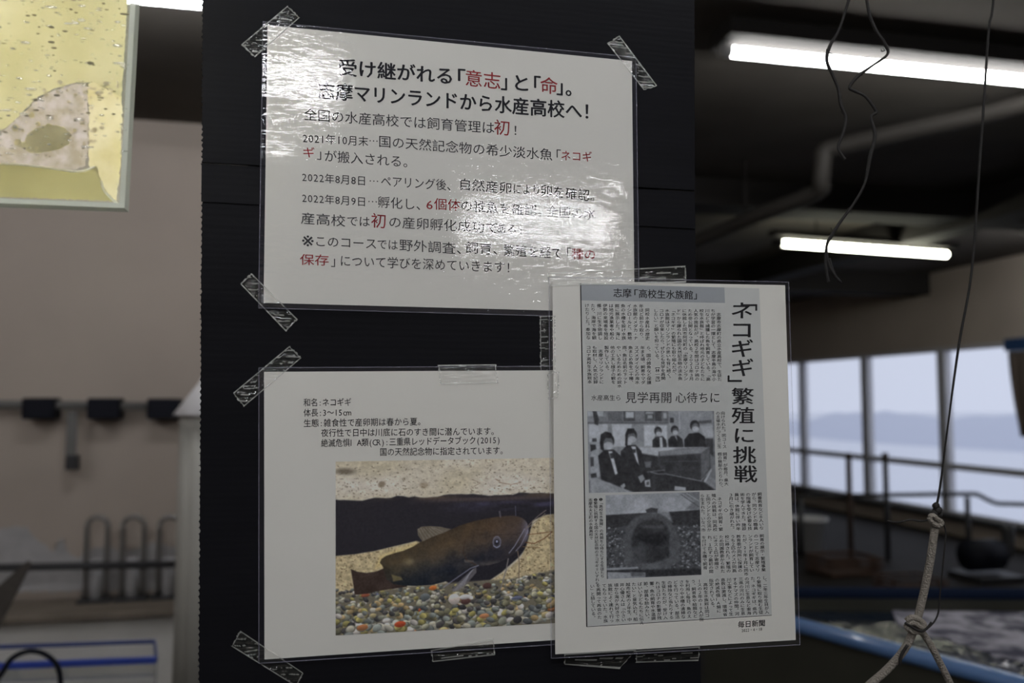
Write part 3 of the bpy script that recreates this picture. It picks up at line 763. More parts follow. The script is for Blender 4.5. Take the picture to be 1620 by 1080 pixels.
# ---------------------------------------------------------------- the three laminated notices
sh1 = Sheet(0.0018, [bow(700, 260, 0.20, 0.14, 0.0012), bow(436, 92, 0.016, 0.006, 0.00035), bow(432, 150, 0.014, 0.007, 0.0004), bow(440, 262, 0.014, 0.012, 0.0006), bow(985, 290, 0.010, 0.006, 0.0004), bow(980, 340, 0.012, 0.006, 0.0004)])
sh2 = Sheet(0.0018, [bow(600, 640, 0.08, 0.06, 0.0012), bow(640, 900, 0.08, 0.06, 0.0016)])
sh3 = Sheet(0.0062, [bow(1000, 560, 0.07, 0.06, 0.0012), bow(1230, 740, 0.05, 0.10, 0.0028)])
Q1 = dict(paper=[(423.4, 39.8), (999.5, 96.5), (1004, 494.5), (417, 478.8)], film=[(416, 34), (1006, 90.5), (1011.5, 503.5), (409, 487)])
Q2 = dict(paper=[(417.8, 588), (994, 585), (998, 1004), (418.4, 1042.8)], film=[(409.5, 581.5), (1001, 578.5), (1006, 1011), (409.5, 1049)])
Q3 = dict(paper=[(874, 443.5), (1242, 451), (1259, 1012), (878.5, 1034.5)], film=[(868.5, 438), (1247.5, 446), (1265.5, 1019.5), (872, 1041)])
def rounded(q, r=7): return q
def notice(name, sh, Q, label, film):
    ctr = sh.pt(np.mean([a[0] for a in Q['paper']]), np.mean([a[1] for a in Q['paper']]))
    t = empty(name, ctr); tag(t, label, 'notice')
    sheet_mesh('paper', sh, Q['paper'], 40, 30, 0.0, M['paper'], t, 0.00025)
    sheet_mesh('laminate_film', sh, Q['film'], 48, 36, 0.00045, film, t)
    rim = np.array([Q['film'][i] for i in (0, 1, 2, 3, 0)], float)
    E = MB(); pts = []
    for a, b in zip(rim[:-1], rim[1:]):
        for k in range(16): pts.append(a + (b - a) * k / 16)
    pts.append(rim[0]); pts = np.array(pts)
    E.tube(sh.pt(pts[:, 0], pts[:, 1], 0.0002), 0.00035, 6)
    E.build('sealed_edge', M['edge'], t, True)
    return t
M['edge'] = clear_film('laminate_edge', haze=0.16, hazecol=(0.62, 0.62, 0.80, 1), rough=0.15)

n1 = notice('laminated_notice', sh1, Q1, 'laminated white notice with a bold two-line black heading, torn light glaring on it', M['film1'])
n1['label'] = 'top laminated white notice with bold black two-line heading and red words, glaring in lamp light'
k = Ink('heading', M['ink'], 0.022)
k.line('受け継がれる', (535, 106.5), (719, 121.5), 29)
k.line('「', (703, 121.5), (737, 124), 29); k.line('」', (792, 129), (820, 131), 29); k.line('と', (809, 130.5), (840, 133), 29)
k.line('「', (826, 132.5), (856, 135), 29); k.line('」', (880, 137), (908, 139.5), 29); k.line('。', (894, 139), (922, 141.5), 29)
k.line('志摩マリンランドから水産高校へ！', (503, 143), (949.5, 178.5), 29); k.queue(sh1, n1)
for q in (('意志', (735, 123), (793, 129.5), 28), ('命', (854, 134.5), (883, 137.5), 28)): Ink('red_heading_words', M['red'], 0.006).line(*q).queue(sh1, n1)
b = Ink('body_text', M['inks'], 0.002); R_ = lambda *q: Ink('red_words', M['red'], 0.004).line(*q).queue(sh1, n1)
b.line('全国の水産高校では飼育管理は', (480.2, 181), (783, 202.8), 20.5); R_('初', (781, 201), (808, 203.5), 26); b.line('！', (810, 206), (832, 208), 19)
b.line('2021年10月末', (478, 218.5), (583, 224), 17); b.line('…', (583, 223), (599, 224), 17); b.line('国の天然記念物の希少淡水魚', (598.2, 223.5), (874.6, 245.3), 20)
b.line('「', (867, 245), (888, 246.5), 20); R_('ネコギ', (887, 246), (937, 248.5), 17.5)
R_('ギ', (478, 240), (498.5, 242.5), 18); b.line('」', (501, 243.5), (521, 245), 20); b.line('が搬入される。', (512.5, 246.5), (658, 257.5), 20)
b.line('2022年8月8日', (477, 280), (580, 286.5), 16.5); b.line('…', (583, 286.5), (600, 287.5), 17); b.line('ペアリング後、', (602, 286.5), (724, 294), 19)
b.line('自然産卵', (725, 291), (810.5, 298.5), 20); b.line('により', (811, 298.5), (856, 301.5), 18); b.line('卵を確認。', (854.8, 301), (953, 312), 20)
b.line('2022年8月9日', (477, 313), (580, 319.5), 16.5); b.line('…', (581, 319), (598, 320), 17); b.line('孵化し、', (597, 319.5), (678, 325), 19.5)
R_('6', (673, 323.5), (686, 324), 19); R_('個体', (686.5, 322.5), (729, 325), 20); b.line('の稚魚を確認。', (728, 325), (870, 335), 20); b.line('全国の水', (864, 334.5), (943, 339), 20)
b.line('産高校', (475.5, 345), (547, 350), 20); b.line('では', (548, 349.5), (586, 351), 18); R_('初', (586.5, 348.5), (612, 350.5), 25); b.line('の産卵孵化成功で', (614, 351), (789, 361), 20)
b.line('ある', (785, 361), (818, 363), 18); b.line('！', (819, 363), (838, 364.5), 19)
b.line('※このコース', (477, 380.5), (597, 386), 19); b.line('では', (596, 386), (630, 388), 18); b.line('野外調査、', (631.2, 387.5), (744, 394.5), 20); b.line('飼育、', (735.7, 391.5), (801, 395.5), 20)
b.line('繁殖を経て', (796, 395.5), (891, 401), 20); b.line('「', (884, 400.5), (904, 401.5), 20); R_('種の', (904, 401), (943, 403.5), 19)
R_('保存', (474, 410.5), (521, 412), 19); b.line('」', (523, 413), (543, 414), 20); b.line('について学びを深めていきます', (537, 412.5), (799.5, 423), 19.5); b.line('！', (800, 423.5), (818, 424.5), 19)
b.queue(sh1, n1)

n2 = notice('laminated_notice', sh2, Q2, 'lower laminated notice with a colour picture of a brown catfish above gravel', M['film2'])
k = Ink('caption_text', M['inks'], 0.006)
k.line('和名:ネコギギ', (480, 636.8), (556, 636), 13.5); k.line('体長:3〜15cm', (480, 653), (555, 652), 13.5)
k.line('生態:雑食性で産卵期は春から夏。', (480, 669.5), (673, 666.5), 13.5); k.line('夜行性で日中は川底に石のすき間に潜んでいます。', (507.7, 684.8), (789, 682), 13.5)
k.line('絶滅危惧ⅠA類(CR):三重県レッドデータブック(2015)', (507.7, 701), (792, 695.8), 13.5); k.line('国の天然記念物に指定されています。', (600.5, 715), (803, 712.5), 13.5)
k.queue(sh2, n2)
print_mesh('catfish_picture', sh2, [(531, 730), (900, 723.5), (900, 984), (531, 1005)], fish_picture(), (166, 164, 158), 0.00012, n2)

n3 = notice('laminated_notice', sh3, Q3, 'laminated newspaper clipping hanging past the right edge of the black board', M['film2'])
clip = sheet_mesh('newspaper_clipping', sh3, [(918, 448), (1201, 456), (1221, 973), (928, 991.5)], 24, 30, 0.00008, M['news'], n3)
EX = 0.0002
sheet_mesh('grey_band', sh3, [(918.5, 449), (1146, 454.5), (1147, 479), (919, 475)], 14, 2, 0.00014, M['band'], clip)
k = Ink('column_rule', M['ink'])
sheet_mesh('column_rule', sh3, [(917.6, 448), (919.4, 448), (929.2, 991), (927.4, 991)], 1, 30, 0.00016, M['ink'], clip)
sheet_mesh('foot_rule', sh3, [(928, 990.8), (1221, 972.4), (1221, 973.2), (928, 991.6)], 24, 1, 0.00016, M['inkn'], clip)
k = Ink('headline', M['ink'], 0.012, EX)
k.line('志摩', (970, 463), (999.5, 464), 15); k.line('「', (992, 464.5), (1010, 464.5), 14); k.line('高校生水族館', (1010, 464.5), (1097, 467), 15); k.line('」', (1097, 467), (1112, 467.5), 14)
k.queue(sh3, clip)
k = Ink('middle_headline', M['ink'], 0.003, EX)
k.line('水産高生ら', (935, 629.2), (983, 629.2), 9.6); k.line('見学再開', (989, 629), (1063.5, 629), 19); k.line('心待ちに', (1068, 629), (1140, 629), 18.5); k.queue(sh3, clip)
k = Ink('vertical_headline', M['ink'], 0.016, EX)
k.put('「', (1181, 477), 34, 30, True)
for c_, x, y, w, h in (('ネ', 1173.5, 491.5, 37, 29), ('コ', 1173.5, 522, 39, 30), ('ギ', 1174, 551.6, 38, 30), ('ギ', 1174.5, 582, 38, 30), ('繁', 1175, 627, 37, 28), ('殖', 1176, 657.5, 38, 28), ('に', 1177, 689, 37, 28), ('挑', 1178, 720, 38, 29), ('戦', 1179.5, 750, 38, 29)):
    k.put(c_, (x, y), w, h)
k.put('」', (1166.5, 608), 34, 30, True); k.queue(sh3, clip)
k = Ink('article_text', M['inkn'], 0.006, EX)
def block(cols, tr, tl, br, bl, w, n):
    """columns from right to left between the four corner positions (centres of the outer columns)"""
    m = max(len(cols) - 1, 1)
    for i, s in enumerate(cols):
        t = i / m
        a = np.array(tr, float) * (1 - t) + np.array(tl, float) * t; q = np.array(br, float) * (1 - t) + np.array(bl, float) * t
        k.col(s, a, q, w, n)
block(['　志摩市志摩町の県立水産高校で、生徒た', 'ちが学習の一環として、志摩半島の海や小', '川などで捕獲した魚を飼育している。「高', '校生水族館」と呼ばれ地元の子どもたちに', '人気の施設だが、高校２年間はコロナ禍の', 'ため非公開となっている。２０２１年３月', 'に休館した同市阿児町の「志摩マリンラン', 'ド」から譲られた国の天然記念物の淡水魚', '「ネコギギ」の繁殖にも取り組んだが、', '水族館はマリンランドの思いも背に続く。', 'コロナが収束したら、ぜひとも見学を再開', 'したい」と願いを担っている。　【林一茂】'],
      (1137, 488.5), (1037.5, 488.5), (1138.5, 603), (1040.5, 601), 7.4, 19)
block(['　同校水産科の歴史', '年ほど前から取り、', '水族館のメダカ・ナ', 'イシロールと、敷地', '魚の水槽を設け水族', '館に展示した。海に', 'は地元漁業者や船の', '伊勢の来場者を施設', '備、川に生き物調し', 'たり、海岸で海を観', 'けたりした。奉加な'], (1024, 481), (928.5, 480), (1024.5, 542), (931, 541), 7.4, 9.6)
block(['ら、国の雑魚など保護', '年まえ頃、飼育やマダ', 'スズメダイなどの海水', '魚まじめ魚を二十種、', '雨、魚は名前の下ット', 'や、いるためための説水', '他の工夫し様子の観を', '製作している。', '　志摩マリンランドに', 'も取材し、人気の記録', 'コロナ高校生水族館本'], (1026, 547), (931, 546.5), (1027, 608), (933, 607), 7.4, 10)
block(['向けられた。同コース　飼育」が毎月、県大', 'の主催水がつくる二生　棚の展部のとりわり、'], (1143.5, 650.5), (1135.5, 650.5), (1149.5, 774), (1141, 774), 7.2, 21)
block(['飼養教育など８人いな', 'がら、同ランドの職員', 'の指導を受け必要な技', '術を学んできた。施設', '員は、休館に伴い昨年', '３月に引き継がれた。', '　　　　◇', '　ネコギギの飼育・繁', '殖への挑戦は、同高校', 'と同ランドとの交流か', 'ら生まれた。いなべ市'], (1201.5, 778.5), (1111, 781), (1205, 838), (1113, 841), 7.4, 10)
block(['飼育の展示・繁殖事業', 'の一つとして志摩マリ', 'ンランドが飼育してい', 'たが、21年3月に同市', '教育委が同所に保護の', 'うち２匹のメスが同高', '校に移された。繁殖の', 'ため同園教委から新た', 'にオス１匹が寄贈さ', 'れ、１匹ずつ最初の間', 'を付けて水槽で飼育'], (1205, 844.5), (1113.5, 847), (1208, 904), (1116, 907), 7.4, 10)
block(['し、二年三年生目が入', 'り繁殖に取り組む生徒', 'た。ネコギギは、県内', 'の河川に生息など東海', '三県の河川のみに生息', 'するナマズの仲間。河', '川工事などによって生', '息数は激減し、環境省', 'の絶滅危惧ⅠＡ類に', '指定されている。', '　高校生水族館は同コ', 'ースの２年の10人が担', 'う、飼育魚や給餌など', 'を利用し毎日、魚のえ', 'さやりや水槽の清掃な', 'どを行っている。部活', 'の掃除など当たりする', '生徒たちだが、受け入', 'れはコロナの影響が残', '響、魚の飼育や水温調', '節、部員も励みたい。', 'ばいい子どもたちに伝え', 'たい」と意気込む。船', '越市松尾の２年生、中', '井心優さんは「小さい', '頃から海が大好きで水', '族館によく連れて行っ', 'てもらっていた。水族', 'を再開って再会のた', 'い」と話している。'],
      (1209.5, 911), (937, 924), (1213.5, 971), (939.5, 986), 7.4, 10)
block(['❶「高校生水族館」の再開を心待ちにする生徒たち', '❷繁殖に挑戦する国の天然記念物のネコギギ＝いずれも', '志摩市大王町の水産高校で'], (950.5, 787), (934, 788), (953, 914), (936.5, 914), 6.6, 23)
k.queue(sh3, clip)
k = Ink('newspaper_name', M['ink'], 0.012, EX); k.line('毎日新聞', (1167, 988), (1211, 985), 11); k.queue(sh3, n3)
k = Ink('date_line', M['inks'], 0.004, EX); k.line('2022・4・18', (1173, 997.2), (1206, 994.6), 6.5); k.queue(sh3, n3)
print_mesh('students_picture', sh3, [(929, 650.1), (1129.6, 649.8), (1132.6, 775), (931.7, 779.5)], class_picture(), (146, 146, 140), 0.00014, clip)
print_mesh('pot_picture', sh3, [(958, 783.3), (1106.7, 777.8), (1109.6, 909), (960, 915.6)], pot_picture(), (138, 138, 132), 0.00014, clip)
build_inks()

# ---------------------------------------------------------------- strips of clear tape
def inside(q, x, y, soft):
    q = np.array(q, float); d = np.full(np.shape(x), 1e9)
    for i in range(4):
        a, b_ = q[i], q[(i + 1) % 4]; n = np.array([-(b_ - a)[1], (b_ - a)[0]]); n = n / np.linalg.norm(n)
        d = np.minimum(d, (x - a[0]) * n[0] + (y - a[1]) * n[1])
    return np.clip(d / soft + 0.5, 0, 1)
def tape(q, label, sheets, seed, ridge=0.0005, group='clear tape strips'):
    rnd = np.random.RandomState(seed); q = np.array(q, float)
    L = np.linalg.norm(q[1] - q[0]); Wd = np.linalg.norm(q[3] - q[0])
    nu, nv = max(6, int(L / 1.6)), max(6, int(Wd / 1.6))
    g = quad_uv(q, nu, nv)
    # torn short ends and a slightly wavy outline
    sg = g.copy(); du = (q[1] - q[0]) / L
    for r in range(nv + 1):
        j = rnd.uniform(-1.3, 1.3, 2); sg[r, 0] += du * j[0]; sg[r, -1] += du * j[1]
    x, y = sg[..., 0], sg[..., 1]
    base = atY(x, y, YP); lift = np.where(y < 258 + (x - 320) * .0585, 0.0017, 0.0004)      # the upper board stands a little proud
    on = np.zeros(x.shape)
    for sh, Q in sheets:
        m = inside(Q['film'], x, y, 4.0); h = sh.off(base[..., 0], base[..., 2]) + 0.0008
        lift = np.maximum(lift, lift * (1 - m) + h * m); on = np.maximum(on, m)
    # bridges over the flutes: ridges running across, crumpled
    z = base[..., 2]
    crump = np.sin(z * 2 * math.pi / 0.0047 + 0.6 * np.sin(base[..., 0] * 300 + seed))
    lift += (1 - on) * ridge * (0.6 + 0.4 * np.clip(crump, -1, 1)) + rnd.uniform(0, 0.00005, x.shape) * (1 - 0.6 * on)
    P = atY(x, y, YP - lift).reshape(-1, 3)
    F = grid_faces(nu, nv); r_ = np.arange(nu * nv) // nu; c_ = np.arange(nu * nv) % nu
    cell = (crump[:-1, :-1] > 0.86) & (on[:-1, :-1] < 0.2)  # whitish strips on the ridge crests, glints put into the colour
    blk = rnd.rand(nv // 3 + 1, nu // 9 + 1)[r_ // 3, c_ // 9] < 0.62
    edge = (cell.ravel() & blk) | (r_ == 0) | (r_ == nv - 1) | (c_ < 1) | (c_ >= nu - 1)
    o = mesh_obj('tape_strip', P, F, smooth=True, mats=[M['tape'], M['tapeedge']], fmat=edge.astype(int))
    tag(o, label, 'tape', group)
s1, s2, s3 = (sh1, Q1), (sh2, Q2), (sh3, Q3)
tape([(382, 70), (455, 9), (474, 28), (403, 91)], 'crumpled clear tape across the upper left corner of the top notice', [s1], 1, .0008)
tape([(980, 56), (1040, 136), (1019, 143), (961, 69)], 'clear tape across the upper right corner of the top notice', [s1], 2)
tape([(398, 432), (471, 505), (452, 524), (380, 449)], 'clear tape across the lower left corner of the top notice', [s1], 3)
tape([(368, 622), (458, 547), (477, 566), (386, 643)], 'clear tape across the upper left corner of the catfish notice', [s2], 4)
tape([(693, 577), (784, 576), (788, 606), (697, 608)], 'wide clear tape on the top edge of the catfish notice', [s2], 5)
tape([(866, 432), (1085, 420), (1085, 447), (868, 452)], 'long clear tape along the top edge of the newspaper clipping notice', [s1, s3], 6)
tape([(854, 500), (878, 499), (878, 588), (855, 590)], 'short upright tape on the left edge of the newspaper clipping notice', [s3], 7)
tape([(866, 590), (884, 588), (883, 629), (868, 632)], 'small tape under the upright strip where both lower notices meet', [s2, s3], 8)
tape([(682, 1028), (781, 1010), (783, 1036), (684, 1047)], 'clear tape on the bottom edge of the catfish notice', [s2], 9)
tape([(380, 997), (480, 1064), (469, 1086), (366, 1022)], 'dull clear tape across the lower left corner of the catfish notice', [s2], 10)
tape([(893, 1034), (1008, 1026), (980, 1058), (893, 1051)], 'folded clear tape under the bottom left of the clipping notice', [s3], 11)
tape([(1006, 1029), (1107, 1022), (1106, 1045), (1006, 1048)], 'crinkled clear tape under the bottom middle of the clipping notice', [s3], 12)
# ================================================================ HANGING ACRYLIC TANK (upper left)
YT = 0.600
ZT0 = float(atY(100, 320, YT)[2])
def T(px, py, off=0.0):            # the tank leans: its top is a little nearer
    p = atY(px, py, YT + off)
    for _ in range(4): p = atY(px, py, YT + off - 0.095 * (p[2] - ZT0))
    return p
fq = [(-260, -330), (224, -330), (189, 321), (-260, 303)]       # front face
F0 = [T(*p) for p in fq]; DEP = 0.013
B0 = [p + np.array([0, DEP, 0]) for p in F0]
tk = empty('acrylic_tank', (F0[2] + F0[3] + B0[2] + B0[3]) / 4)
tag(tk, 'clear acrylic tank of yellow cloudy water hanging at the upper left, stained inside', 'fish tank')
M['acryl'] = clear_film('clear_acrylic', haze=0.10, hazecol=(0.85, 0.88, 0.82, 1), rough=0.08, bumps=[((1, 1, 1), 40, 0.0003, 1)])
M['acrylrim'] = clear_film('acrylic_cut_edge', haze=0.62, hazecol=(0.80, 0.84, 0.76, 1), rough=0.1, bumps=[((1, 1, 1), 300, 0.0006, 3)])
def slab(name, a, b, c, d, t, m):      # four corners, thickness vector
    return MB().hexa([a, b, c, d], [p + np.array(t) for p in (a, b, c, d)]).build(name, m, tk)
slab('front_wall', F0[0], F0[1], F0[2], F0[3], (0, 0.0025, 0), M['acryl'])
slab('right_wall', F0[1], B0[1], B0[2], F0[2], (0.0032, 0, 0), M['acrylrim'])
e_ = np.array([0.0032, 0, 0]); slab('bottom_wall', F0[3], F0[2] + e_, B0[2] + e_, B0[3], (0, 0, -0.0032), M['acrylrim'])
slab('back_wall', B0[0], B0[1], B0[2], B0[3], (0, 0.0025, 0), M['acryl'])
def water_mat():
    m, t, p = newmat('cloudy_yellow_water'); t.nodes.remove(p); out = t.nodes['Material Output']
    geo = t.nodes.new('ShaderNodeNewGeometry')
    n = t.nodes.new('ShaderNodeTexNoise'); n.inputs['Scale'].default_value = 28; n.inputs['Detail'].default_value = 6
    r = t.nodes.new('ShaderNodeValToRGB'); r.color_ramp.elements[0].position = .3; r.color_ramp.elements[0].color = (0.67, 0.64, 0.43, 1); r.color_ramp.elements[1].position = .75; r.color_ramp.elements[1].color = (0.85, 0.82, 0.63, 1)
    t.links.new(geo.outputs['Position'], n.inputs['Vector']); t.links.new(n.outputs['Fac'], r.inputs[0])
    d = t.nodes.new('ShaderNodeBsdfDiffuse'); l = t.nodes.new('ShaderNodeBsdfTranslucent'); mx = t.nodes.new('ShaderNodeMixShader'); mx.inputs[0].default_value = 0.6
    t.links.new(r.outputs[0], d.inputs[0]); t.links.new(r.outputs[0], l.inputs[0])
    t.links.new(d.outputs[0], mx.inputs[1]); t.links.new(l.outputs[0], mx.inputs[2]); t.links.new(mx.outputs[0], out.inputs[0])
    return m
def stain(name, c0, c1, scale=60, tl=0.6, lo=.35, hi=.65):
    m, t, p = newmat(name); t.nodes.remove(p); out = t.nodes['Material Output']
    geo = t.nodes.new('ShaderNodeNewGeometry'); n = t.nodes.new('ShaderNodeTexNoise'); n.inputs['Scale'].default_value = scale; n.inputs['Detail'].default_value = 8
    r = t.nodes.new('ShaderNodeValToRGB'); r.color_ramp.elements[0].position = lo; r.color_ramp.elements[0].color = c0; r.color_ramp.elements[1].position = hi; r.color_ramp.elements[1].color = c1
    t.links.new(geo.outputs['Position'], n.inputs['Vector']); t.links.new(n.outputs['Fac'], r.inputs[0])
    d = t.nodes.new('ShaderNodeBsdfDiffuse'); l = t.nodes.new('ShaderNodeBsdfTranslucent'); mx = t.nodes.new('ShaderNodeMixShader'); mx.inputs[0].default_value = tl
    t.links.new(r.outputs[0], d.inputs[0]); t.links.new(r.outputs[0], l.inputs[0])
    t.links.new(d.outputs[0], mx.inputs[1]); t.links.new(l.outputs[0], mx.inputs[2]); t.links.new(mx.outputs[0], out.inputs[0])
    return m
def crust(name, pts, off, m, seed, rough=2.0):
    """irregular flat crust: fan of a jittered outline"""
    rnd = random.Random(seed); P = []
    for i in range(len(pts)):
        a, b = pts[i], pts[(i + 1) % len(pts)]
        n = max(2, int(math.dist(a, b) / 4))
        for k in range(n):
            t = k / n; P.append((a[0] + (b[0] - a[0]) * t + rnd.uniform(-rough, rough), a[1] + (b[1] - a[1]) * t + rnd.uniform(-rough, rough)))
    bm = bmesh.new(); vs = [bm.verts.new(T(x, y, off)) for x, y in P]
    f = bm.faces.new(vs); f.normal_update(); bmesh.ops.triangulate(bm, faces=[f], ngon_method='EAR_CLIP')
    bmesh.ops.recalc_face_normals(bm, faces=list(bm.faces))
    ext = bmesh.ops.extrude_face_region(bm, geom=list(bm.faces))
    for v in [g for g in ext['geom'] if isinstance(g, bmesh.types.BMVert)]: v.co.y += 0.0003
    me = bpy.data.meshes.new(name); bm.to_mesh(me); bm.free(); me.materials.append(m)
    o = bpy.data.objects.new(name, me); C.objects.link(o); o.parent = tk; o.matrix_parent_inverse = tk.matrix_basis.inverted()
    return o
crust('cloudy_water', [(-250, -280), (219, -280), (192, 154), (172, 142), (150, 130), (120, 131), (90, 138), (60, 153), (40, 173), (10, 201), (-60, 237), (-250, 247)], 0.0088, water_mat(), 14, 0.7)
crust('cream_residue', [(139, 133), (150, 129), (172, 141), (193, 153), (191, 250), (184, 318), (166, 300), (152, 272), (141, 263), (141, 200)], 0.0092, stain('cream_scale', (0.80, 0.75, 0.50, 1), (0.94, 0.90, 0.72, 1), 70), 1, 1.5)
crust('sediment', [(-250, 258), (-90, 260), (0, 258), (60, 262), (100, 268), (130, 270), (152, 262), (162, 292), (182, 318), (-250, 301)], 0.0085, stain('olive_sediment', (0.44, 0.41, 0.21, 1), (0.56, 0.53, 0.30, 1), 22), 2, 1)
crust('pale_residue', [(-250, 248), (-60, 239), (-10, 224), (10, 204), (40, 176), (60, 156), (90, 141), (115, 132), (138, 136), (140, 200), (140, 240), (134, 262), (110, 270), (60, 262), (20, 260), (-60, 261), (-250, 261)], 0.0080, stain('pale_scale', (0.56, 0.51, 0.41, 1), (0.78, 0.74, 0.73, 1), 150), 3, 2.0)
crust('olive_spot', [(30, 232), (50, 205), (75, 196), (100, 200), (113, 215), (108, 230), (82, 240), (50, 241)], 0.0076, stain('olive_film', (0.70, 0.68, 0.42, 1), (0.88, 0.86, 0.62, 1), 60), 4, 2)
for i, (x, y, s) in enumerate(((24, 202, 6), (50, 182, 5), (28, 225, 6), (60, 196, 4), (108, 216, 4), (76, 228, 4), (118, 206, 3), (42, 222, 3), (58, 234, 3))):
    crust('bubble_ring', [(x + s * math.cos(a), y + s * math.sin(a)) for a in np.linspace(0, 6.283, 9)[:-1]], 0.0072, stain('ring_scale_%d' % i, (0.72, 0.68, 0.42, 1), (0.92, 0.88, 0.62, 1), 90), 20 + i, .6)
sp_ = MB(); rs = random.Random(9)
for k in range(80):
    e_ = rs.choice([((0, 215), (90, 141)), ((90, 141), (138, 136)), ((138, 136), (134, 262)), ((150, 128), (193, 152)), ((0, 257), (130, 268)), ((140, 150), (185, 300))])
    t = rs.random(); x = e_[0][0] + (e_[1][0] - e_[0][0]) * t + rs.gauss(0, 9); y = e_[0][1] + (e_[1][1] - e_[0][1]) * t + rs.gauss(0, 9)
    if y > 256 and x < 150: continue
    w = rs.uniform(.0003, .0014); sp_.blob(T(min(x, 186), y, .0074), (w * rs.uniform(.8, 2), .0002, w), 7, 5, .25)
o = sp_.build('scale_flecks', stain('fleck_scale', (0.70, 0.64, 0.46, 1), (0.95, 0.92, 0.84, 1), 300), tk); o['kind'] = 'stuff'
ml = MB(); pts = [(-80, 263), (0, 259), (40, 261), (80, 266), (115, 271), (135, 270), (150, 263)]
ml.tube([T(x, y, 0.007) for x, y in pts], 0.0007, 6, 4); ml.tube([T(x, y, 0.007) for x, y in ((160, 286), (164, 300), (174, 312), (186, 322))], 0.0008, 6, 3)
ml.build('scale_line', stain('white_scale', (0.9, 0.88, 0.7, 1), (1, 1, .95, 1), 200, .4), tk, True)
M['drop'] = clear_film('water_drop', haze=0.25, hazecol=(0.85, 0.85, 0.72, 1), rough=0.03, spec_gain=3)
M['speck'] = plain('dark_speck', (0.16, 0.14, 0.09, 1), 0.6)
db = MB(); sb = MB(); rnd = random.Random(5)
for k in range(330):
    x = rnd.uniform(-20, 203); y = rnd.uniform(-40, 250) if rnd.random() < .75 else rnd.uniform(-40, 80)
    c = T(x, y, -0.0001); w = rnd.uniform(0.0003, 0.0011) * (2.0 if rnd.random() < .18 else 1)
    (db if rnd.random() < .72 else sb).blob(c, (w * rnd.uniform(.9, 2.2), 0.0002, w * rnd.uniform(.35, .75)), 8, 5)
o = db.build('water_drops', M['drop'], tk, True); o['kind'] = 'stuff'
o = sb.build('dark_specks', M['speck'], tk, True); o['kind'] = 'stuff'
for px in (-160, 120):
    a = T(px, -326, 0.007)
    MB().tube([a, (a[0], a[1], ZC)], 0.0015, 8).build('hanging_cord', M['beam'], tk, True)
# the tank's own lamp: behind and above it, just as it glows through the water
tl_ = empty('tank_lamp', T(-100, -140, 0.24)); tag(tl_, 'strip lamp behind the hanging yellow tank', 'lamp')
a, b = T(-420, -140, 0.24), T(190, -140, 0.24)
MB().tube([a, b], 0.014, 12).build('tube', emit('tank_lamp_light', (1, 0.98, 0.92, 1), 330.0), tl_, True)
u = np.array([0, 0, 1.0])
MB().hexa([a + [-.02, -.0, .02], b + [.02, -.0, .02], b + [.02, .03, .02], a + [-.02, .03, .02]], [p + u * .012 for p in (a + [-.02, -.0, .02], b + [.02, -.0, .02], b + [.02, .03, .02], a + [-.02, .03, .02])]).build('hood', M['beam'], tl_)
MB().hexa([a + [-.02, .03, -.05], b + [.02, .03, -.05], b + [.02, .036, -.05], a + [-.02, .036, -.05]], [p + u * .09 for p in (a + [-.02, .03, -.05], b + [.02, .03, -.05], b + [.02, .036, -.05], a + [-.02, .036, -.05])]).build('back_plate', M['beam'], tl_)
for q in (a, b): MB().tube([q + u * .03 + [0, .015, 0], (q[0], q[1] + .015, ZC)], .002, 8).build('hanging_cord', M['beam'], tl_, True)

# ================================================================ LEFT: BACK WALL AND BENCH
def L(px, py, off=0.0): return atY(px, py, YB - off)
pm = stain_poly = None
def wall_patch(name, pts, seed, m, off=0.004):
    rnd = random.Random(seed); P = []
    for i in range(len(pts)):
        a, b = pts[i], pts[(i + 1) % len(pts)]; n = max(2, int(math.dist(a, b) / 8))
        for k in range(n):
            t = k / n; P.append((a[0] + (b[0] - a[0]) * t + rnd.uniform(-3, 3), a[1] + (b[1] - a[1]) * t + rnd.uniform(-3, 3)))
    bm = bmesh.new(); vs = [bm.verts.new(L(x, y, off)) for x, y in P]; f = bm.faces.new(vs); bmesh.ops.triangulate(bm, faces=[f])
    ext = bmesh.ops.extrude_face_region(bm, geom=list(bm.faces))
    for v in [g for g in ext['geom'] if isinstance(g, bmesh.types.BMVert)]: v.co.y += off - 0.0005
    me = bpy.data.meshes.new(name); bm.to_mesh(me); bm.free(); me.materials.append(m)
    o = bpy.data.objects.new(name, me); C.objects.link(o); o.parent = wb; return o
wall_patch('bare_plaster', [(-160, 842), (0, 836), (44, 833), (52, 852), (72, 864), (86, 872), (98, 850), (106, 868), (120, 880), (150, 862), (205, 872), (240, 860), (330, 868), (330, 934), (-160, 938)], 4, M['plaster'])
M['black'] = plain('black_plastic', (0.010, 0.011, 0.018, 1), 0.6, spec=.15)
M['greybar'] = plain('grey_pipe_paint', (0.16, 0.155, 0.15, 1), 0.5)
M['darkbar'] = plain('dark_bar_paint', (0.03, 0.03, 0.034, 1), 0.5)
rail = empty('wall_rail', L(150, 640, 0.06)); tag(rail, 'horizontal pipe rail with three black clamps on the beige wall', 'rail')
MB().tube([L(-420, 634, .08), L(283, 643, .08)], 0.022, 12).build('pipe', M['greybar'], rail, True)
for x in (60, 163, 258):
    a = L(x - 25, 629 + (x - 60) * .005, .13); b = L(x + 25, 663, .13)
    bevel(MB().box((a[0], YB - .14, b[2]), (b[0], YB - 0.001, a[2])).build('clamp', M['black'], rail), .01)
hk = empty('hanging_bracket', L(113, 690, .05)); tag(hk, 'narrow metal strap with a dark weight hanging from the wall rail', 'bracket')
a, b = L(106, 650, .106), L(120, 728, .106)
MB().box((a[0], a[1] - .0, b[2]), (b[0], a[1] + .004, a[2])).build('strap', M['greybar'], hk)
